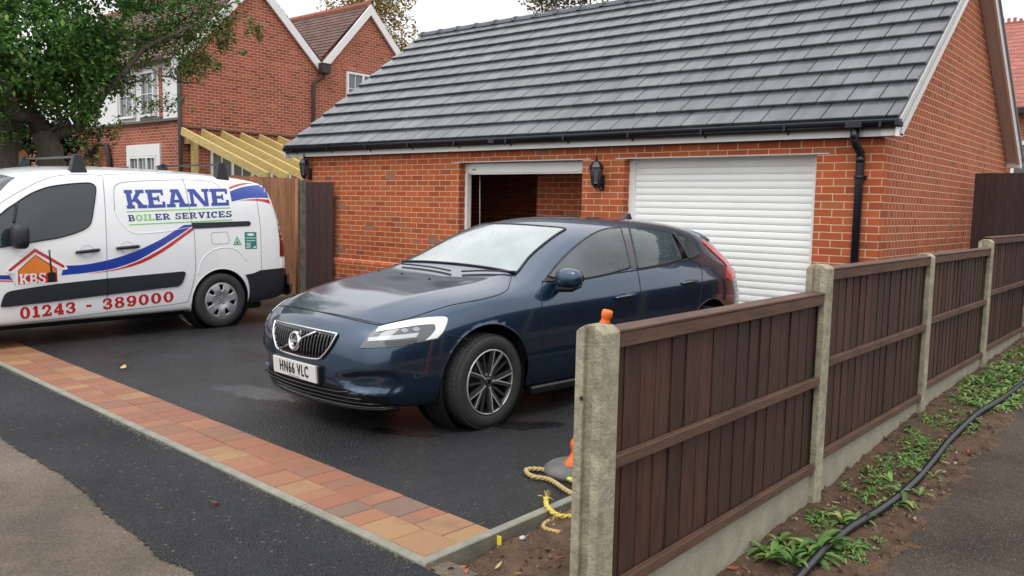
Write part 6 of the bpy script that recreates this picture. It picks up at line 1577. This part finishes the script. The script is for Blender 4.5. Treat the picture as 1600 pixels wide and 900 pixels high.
# panel gaps of the doors
b = MB()
for pts in ([(-60, 396, 1), (-40, 352), (0, 318), (36, 296), (75, 278), (110, 273), (150, 273.5), (160, 275, 1)],
            [(160.5, 275, 1), (164.6, 333), (167, 400), (167.4, 488, 1)],
            [(0, 507.8, 1), (80, 499), (167, 487.8), (240, 479), (288, 472.5), (296, 464), (305, 425), (305, 395), (303.5, 364.5), (299.4, 350), (293.7, 312), (285.6, 280), (281, 273, 1)],
            [(161, 273, 1), (220, 271), (281, 272.5, 1)],
            [(346, 300), (340, 289), (325, 283), (290, 281), (240, 282), (200, 284), (183, 288), (178, 297), (179, 330, 0)],
            [(358, 300), (370, 318), (382, 335), (385, 360)],
            [(397, 290, 1), (402, 320), (407, 360), (408.5, 421, 1)],
            [(411, 281, 1), (425, 318), (434, 352, 1)]):
    if len(pts[0]) == 2 and pts[0][0] == 358: continue
    seam(b, vpx, pts, .0028, False, 5, 5, .1, True)
b.parts('panel_gap', mat('gap_grey', S((92, 96, 100)), .7), VAN)
b = MB(); seam(b, vpx, [(179, 330), (186, 344), (197, 357), (207, 363), (222, 365), (262, 361), (298, 355, 1)], .0035, False, 5, 5, .35, True); seam(b, vpx, [(309, 429), (316, 405), (335, 390), (358, 387), (374, 394), (385, 408)], .004, False, 5, 5, .3, True)
b.parts('pressed_line', M_VW, VAN)
b = MB(); seam(b, vpx, [(330, 368), (331, 364.5), (334, 363.3), (352, 362.6), (355.5, 364), (358, 375), (357.5, 379), (354, 380.6), (336, 381.4), (332, 380)], .0022, True, 4, 4, .15); b.build('fuel_flap', mat('gap_grey', S((92, 96, 100)), .7), VAN)
# black parts
vp([(1, 479, 1), (3, 470), (9.4, 458), (28, 452.5), (90, 443.5), (166, 435.2), (230, 429), (286, 424, 1), (289.7, 426, 1), (285, 440), (281, 445), (277, 447, 1), (166.5, 460.3), (80, 471), (11, 479, 1)], .016, 'rubbing_strip', M_VB, k=4, step=5, skirt=.004)
b = MB(); seam(b, vpx, [(167.2, 434, 1), (167.4, 462, 1)], .004, False, 4, 1, 5); b.build('strip_gap', M_SEAM, VAN)
bump_poly = [(383.5, 429, 1), (395, 427), (407, 422, 1), (441, 418.6, 1), (446, 423), (448, 436), (447, 444), (444, 455), (430, 462.5), (410, 467), (388.4, 471, 1), (390, 455), (388, 440)]
vp(bump_poly, .018, 'rear_bumper', M_VB, k=4, step=6, skirt=.03)
b = MB(); n = 17
prf = [(.0, .30), (.06, .31), (.085, .36), (.085, .43), (.05, .455), (.05, .56), (.0, .575)]
vs = []
for k in range(n):
    x = -.88+1.76*k/(n-1); e = 4.60+.04*(1-abs(x/.88)**6)-.10*(max(0, abs(x)-.74)/.14)**2
    for dy, z in prf: vs.append((x, e+dy, z))
m_ = len(prf); b.add(vs, [(k*m_+j, k*m_+j+1, (k+1)*m_+j+1, (k+1)*m_+j) for k in range(n-1) for j in range(m_-1)], True); b.build('rear_bumper_beam', M_VB, VAN)
b = MB(); panel(b, vfr, smooth_poly([(-.72, .42, 1), (.72, .42, 1), (.70, .27, 1), (-.70, .27, 1)], True, 3), .06, .015, .01); b.build('front_bumper', M_VB, VAN)
vp([(299.4, 349.5, 1), (301, 347.5, 1), (310, 347.8), (388, 345.4, 1), (391.2, 347.5), (391, 351), (389, 353, 1), (301, 357.5, 1)], .006, 'sliding_rail', M_VB, k=3)
# lights, handles, mirror
tlv = [(433.5, 350, 1), (436.5, 350, 1), (440, 370), (443.5, 399, 1), (441, 401, 1), (437, 400, 1), (436.5, 375)]
vp(tlv, .008, 'tail_light', mat('tail_dark_red', S((96, 18, 24)), .2, coat=.8), k=3, step=4)
vp([(439, 403, 1), (443.5, 402, 1), (443.8, 417, 1), (439, 418, 1)], .006, 'corner_panel', M_VW, k=1, step=4)
for (ax, ay, bx, by) in ((117.5, 394.5, 154.5, 390.5), (181, 388.2, 216.5, 385)):
    h0, n0 = vpx(ax, ay); h1, n1 = vpx(bx, by)
    for sgn in (1, -1):
        b = MB(); b.tube([h0+n0*.012, h0*.85+h1*.15+n0*.028, h0*.5+h1*.5+n0*.032, h0*.12+h1*.88+n1*.028, h1+n1*.01], [.012, .017, .017, .018, .014], 8)
        if sgn < 0: b.v = [Vector((-v.x, v.y, v.z)) for v in b.v]
        hd = b.build('door_handle', M_VB, VAN)
    cx, cy = (ax+bx)/2, (ay+by)/2
    b = MB(); seam(b, vpx, [(cx+10*math.cos(t), cy+9.5*math.sin(t)) for t in [2*math.pi*k/16 for k in range(16)]], .003, True, 3, 2, .2); b.build('handle_cup', mat('cup_grey', S((196, 198, 200)), .4), hd)
c = vpx(28, 372)[0]
b = MB(); M = Matrix.Translation((c.x+.13, c.y-.03, c.z+.02))
rg = []; n = 14
for xx, a_, b2_ in ((-.12, .03, .05), (-.09, .055, .09), (-.02, .07, .115), (.05, .07, .115), (.085, .055, .095), (.1, .02, .05)):
    rg.append([M @ Vector((xx, a_*math.copysign(abs(math.cos(t))**.6, math.cos(t)), b2_*math.copysign(abs(math.sin(t))**.6, math.sin(t)))) for t in [2*math.pi*k/n for k in range(n)]])
b.add([v for r in rg for v in r], [(i*n+j, i*n+(j+1) % n, (i+1)*n+(j+1) % n, (i+1)*n+j) for i in range(5) for j in range(n)]+[tuple(range(n)), tuple(range(5*n, 6*n))], True)
b.beam(M @ Vector((-.2, .0, -.06)), M @ Vector((-.08, 0, -.06)), .1, .07, bev=.02)
b.build('door_mirror', M_VB, VAN); b.v = [Vector((-v.x, v.y, v.z)) for v in b.v]; b.build('door_mirror', M_VB, VAN)
# roof bars
for (fx, fy) in ((120, 262), (344, 262)):
    yy = P(fx, fy, 'x', VLOC.x+.66).y-VLOC.y
    b = MB(); b.beam((-.70, yy, 1.86), (.69, yy, 1.86), .035, .02, bev=.006); br_ = b.build('roof_bar', mat('bar_black', S((30, 32, 36)), .4), VAN)
    for s in (1, -1):
        b = MB(); x = s*.665; zt = VK.dir((x, yy, 3), (0, 0, -1))[0].z
        b.add([(x-.03, yy-.085, zt-.01), (x+.055*s+.0, yy-.085, zt-.03), (x+.055*s, yy+.085, zt-.03), (x-.03, yy+.085, zt-.01), (x-.03, yy-.035, 1.88), (x+.03, yy-.035, 1.885), (x+.03, yy+.035, 1.885), (x-.03, yy+.035, 1.88)],
              [(3, 2, 1, 0), (4, 5, 6, 7), (0, 1, 5, 4), (1, 2, 6, 5), (2, 3, 7, 6), (3, 0, 4, 7)]); b.build('bar_foot', M_VB, br_, bev=.008)
# wheels with silver trims
def van_wheel(y, s):
    M = Matrix.Translation((s*.80, y, .312)) @ Matrix.Rotation(R(90)*s, 4, 'Y'); b = MB()
    b.lathe([(.19, -.09), (.24, -.098), (.29, -.095), (.308, -.078), (.312, -.04), (.312, .04), (.308, .078), (.288, .095), (.24, .098), (.2, .085), (.195, .06), (.19, -.08)], 48, M, closed=True); ty = b.build('wheel', M_TYRE, VAN)
    b = MB(); b.lathe([(.001, .03), (.19, .03), (.196, .0)], 32, M); b.build('steel_disc', M_SEAM, ty)
    N = 84; rr = []; b = MB()
    # trim plate with seven windows: polar grid leaving the holes out
    rad = [.001, .03, .06, .09, .115, .13, .145, .16, .175, .19, .202]
    zf = lambda r, a: interp([(0, .078), (.05, .076), (.10, .094), (.13, .098), (.18, .09), (.202, .084)], r)
    hole = lambda r, a: abs(((a*7/(2*math.pi)) % 1)-.5) < interp([(.105, .0), (.12, .13), (.15, .20), (.172, .17), (.18, .0)], r) and .105 < r < .18
    rad = [.001]+[.012*k for k in range(1, 17)]+[.202]
    b.v = []; 
    for r in rad:
        for k in range(N): a = 2*math.pi*k/N; b.v.append(M @ Vector((r*math.cos(a), r*math.sin(a), zf(r, a))))
    for i in range(len(rad)-1):
        for k in range(N):
            a = 2*math.pi*(k+.5)/N; r = (rad[i]+rad[i+1])/2
            if hole(r, a): continue
            b.f.append((i*N+k, i*N+(k+1) % N, (i+1)*N+(k+1) % N, (i+1)*N+k)); b.sm.append(True)
    b.lathe([(.2, .084), (.205, .088), (.208, .08)], 48, M)
    o = b.build('wheel_trim', mat('trim_silver', S((176, 178, 182)), .34, metal=.55), ty, norm=True)
    md = o.modifiers.new('t', 'SOLIDIFY'); md.thickness = .02; md.offset = -1
    b = MB()
    for k in range(4):
        a = 2*math.pi*k/4+.8; b.lathe([(.001, .088), (.009, .086), (.011, .074)], 8, M @ Matrix.Translation((.048*math.cos(a), .048*math.sin(a), 0)))
    b.lathe([(.016, .082), (.02, .086), (.024, .08)], 14, M); b.build('wheel_bolt', mat('bolt_grey', S((110, 112, 116)), .4, metal=.5), o)
for y in (VFA, VRA):
    for s in (1, -1): van_wheel(y, s)
b = MB()
for y in (VFA, VRA):
    for s in (1, -1):
        pts = []
        for k in range(25):
            t = R(-14)+math.pi*(k/24)*(1+28/180); d, z = y+.366*math.cos(t), .31+.366*math.sin(t)
            if z < .24: continue
            h, n = VK.dir((2*s, d, z), (-s, 0, 0)); pts.append(h+Vector((-.006*s, 0, 0)))
        b.tube(pts, .009, 6)
b.parts('arch_lip', M_VW, VAN)
b = MB()
for y in (VFA, VRA):
    for s in (1, -1): b.lathe([(.365, .28), (.36, 0), (.001, 0)], 32, Matrix.Translation((s*.6, y, .31)) @ Matrix.Rotation(R(90)*s, 4, 'Y'))
b.parts('arch_liner', M_SEAM, VAN)
b = MB(); b.box(-.7, .7, .5, 4.3, .16, .24, bev=.02); b.build('chassis', M_SEAM, VAN)
# ---- livery
M_LB = mat('livery_blue', S((32, 62, 160)), .3, coat=.5); M_LN = mat('livery_navy', S((24, 34, 112)), .3, coat=.5); M_LG = mat('livery_green', S((124, 206, 104)), .3, coat=.5)
M_LR = mat('livery_red', S((196, 42, 40)), .3, coat=.5); M_LO = mat('livery_orange', S((238, 136, 48)), .3, coat=.5, var=.15, vscale=2.5); M_LW = mat('livery_white', S((236, 238, 238)), .3, coat=.5)
M_LK = mat('livery_black', S((26, 28, 34)), .35); M_LT = mat('livery_teal', S((28, 132, 112)), .35)
def sticker(poly, name, m, off=.0014, k=4, par=VAN, step=4): return vp(poly, off+.0012, name, m, par, step=min(step, 4), k=k, mirror=False, skirt=.001)
up = [(103, 415, 1), (131, 413.5), (166, 407), (197, 398.1), (225, 386.9), (253, 373), (277, 357.8), (287, 351.7, 1), (299, 351, 1), (300, 353.2, 1), (293, 358.5), (269.4, 374.4), (245, 389.5), (215.6, 406.2), (187.5, 416.5), (166, 421.6), (131, 426.6), (96, 430, 1), (98, 422, 1)]
sticker(up, 'blue_swoosh', M_LB)
sticker([(140.6, 427.2, 1), (166, 423.2), (187.5, 418.6), (206.3, 411.9), (225, 403.8), (253, 388.5), (277.5, 371.5), (300, 355.8, 1), (302, 359.4, 1), (277.5, 377.5), (262, 388.5), (245, 399), (225, 409.3), (206, 416), (187.5, 420.6), (166, 424.4)], 'red_swoosh', M_LR)
sticker([(-20, 430, 1), (23, 430, 1), (23, 437, 1), (-20, 436, 1)], 'blue_band', M_LB, k=1); sticker([(-20, 437.5, 1), (23, 438.5, 1), (23, 440.2, 1), (-20, 439.5, 1)], 'red_band', M_LR, k=1)
o5 = lambda l: [(180+x/6.154, 280+y/6.15)+tuple(r) for x, y, *r in l]
sticker(o5([(1102, 118, 1), (1200, 82), (1300, 62), (1420, 54, 1), (1448, 110), (1470, 180, 1), (1350, 178), (1250, 186), (1120, 215, 1)]), 'rear_blue_flag', M_LB, .0018)
sticker(o5([(1092, 78, 1), (1170, 48), (1250, 36), (1330, 38, 1), (1250, 50), (1180, 66), (1098, 96, 1)]), 'rear_red_flash', M_LR, .0018)
sticker(o5([(1200, 204, 1), (1290, 194), (1380, 190), (1475, 196, 1), (1490, 236, 1), (1400, 212), (1300, 204)]), 'rear_red_flash', M_LR, .0018)
b = MB(); lettering(b, vpx, 'KEANE', [(192.7, 296.9), (355.3, 294.6), (358.7, 321), (198.5, 326.2)], 60, gap=.05); b.build('company_name', M_LB, VAN)
bq = [(199.6, 336), (361.8, 329.3), (362.4, 338.9), (201, 346)]
TXT = 'BOILER SERVICES'
b = MB(); lettering(b, vpx, TXT, bq, 34, gap=.14, pick=set(range(len(TXT)))-{1, 2, 3}); b.build('company_line', M_LN, VAN)
b = MB(); lettering(b, vpx, TXT, bq, 34, gap=.14, pick={1, 2, 3}); b.build('company_line', M_LG, VAN)
sticker([(198.2, 330, 1), (359.6, 323.8, 1), (359.7, 325.4, 1), (198.3, 331.6, 1)], 'green_rule', M_LG, k=1); sticker([(201.8, 350.4, 1), (362.8, 342.6, 1), (362.9, 344.2, 1), (201.9, 352, 1)], 'green_rule', M_LG, k=1)
b = MB(); lettering(b, vpx, '01243 - 389000', [(30.6, 480.6), (271, 454.9), (271.6, 471), (31.8, 498.8)], 40, gap=.2); b.build('phone_number', M_LR, VAN)
# house emblem
o4 = lambda l: [(x/5.333, 370+y/5.333)+tuple(r) for x, y, *r in l]
sticker(o4([(60, 275), (290, 80), (550, 245), (535, 275), (495, 270, 1), (505, 385, 1), (135, 415, 1), (128, 290, 1), (75, 295)]), 'emblem_outline', M_LW, .0022, k=3)
sticker(o4([(148, 280, 1), (295, 148, 1), (472, 262, 1), (480, 375, 1), (150, 400, 1)]), 'emblem_red', M_LR, .003, k=1)
sticker(o4([(158, 283, 1), (295, 160, 1), (462, 268, 1), (466, 300, 1), (160, 322, 1)]), 'emblem_orange', M_LO, .0036, k=1)
sticker(o4([(68, 275, 1), (290, 97, 1), (532, 236, 1), (538, 252, 1), (525, 258, 1), (292, 128, 1), (88, 288, 1), (74, 288, 1)]), 'emblem_roof', M_LR, .0036, k=1)
b = MB(); lettering(b, vpx, 'KBS', o4([(158, 312), (382, 298), (382, 384), (163, 394)]), 34, gap=.08, off=.0058); b.build('emblem_letters', M_LW, VAN)
sticker(o4([(396, 298, 1), (462, 294, 1), (468, 376, 1), (400, 380, 1)]), 'emblem_boiler', M_LK, .0042, k=1)
sticker(o4([(403, 118, 1), (414, 117, 1), (438, 300, 1), (420, 302, 1)]), 'emblem_flue', M_LK, .0042, k=1)
sticker(o4([(400, 108, 1), (420, 106, 1), (422, 126, 1), (402, 128, 1)]), 'flue_tip', mat('livery_grey', S((150, 152, 156)), .4), .0046, k=1)
# certification stickers
sticker(o5([(1170, 546, 1), (1135, 632, 1), (1216, 630, 1)]), 'green_triangle', mat('sticker_green', S((70, 170, 110)), .4), .0016, k=1, step=4)
sticker(o5([(1172, 572, 1), (1152, 620, 1), (1196, 619, 1)]), 'triangle_mark', M_LW, .002, k=1, step=4)
sticker(o5([(1174, 585, 1), (1158, 618, 1), (1188, 617, 1)]), 'triangle_mark', M_LT, .0024, k=1, step=4)
sticker(o5([(1243, 508, 1), (1355, 508, 1), (1362, 668, 1), (1250, 670, 1)]), 'teal_sticker', M_LT, .0016, k=1, step=4)
sticker(o5([(1262, 532), (1300, 520), (1338, 532), (1300, 546)]), 'sticker_oval', M_LW, .0022, k=4, step=4)
for (ya, xa, xb) in ((562, 1256, 1350), (588, 1262, 1345), (612, 1260, 1305), (626, 1260, 1300), (640, 1260, 1304), (654, 1260, 1300)):
    sticker(o5([(xa, ya, 1), (xb, ya-1, 1), (xb, ya+5, 1), (xa, ya+6, 1)]), 'sticker_text', M_LW, .0022, k=1, step=6)
sticker(o5([(1322, 655, 1), (1352, 640, 1), (1354, 656, 1), (1326, 662, 1)]), 'sticker_mark', M_LW, .0022, k=1, step=4)
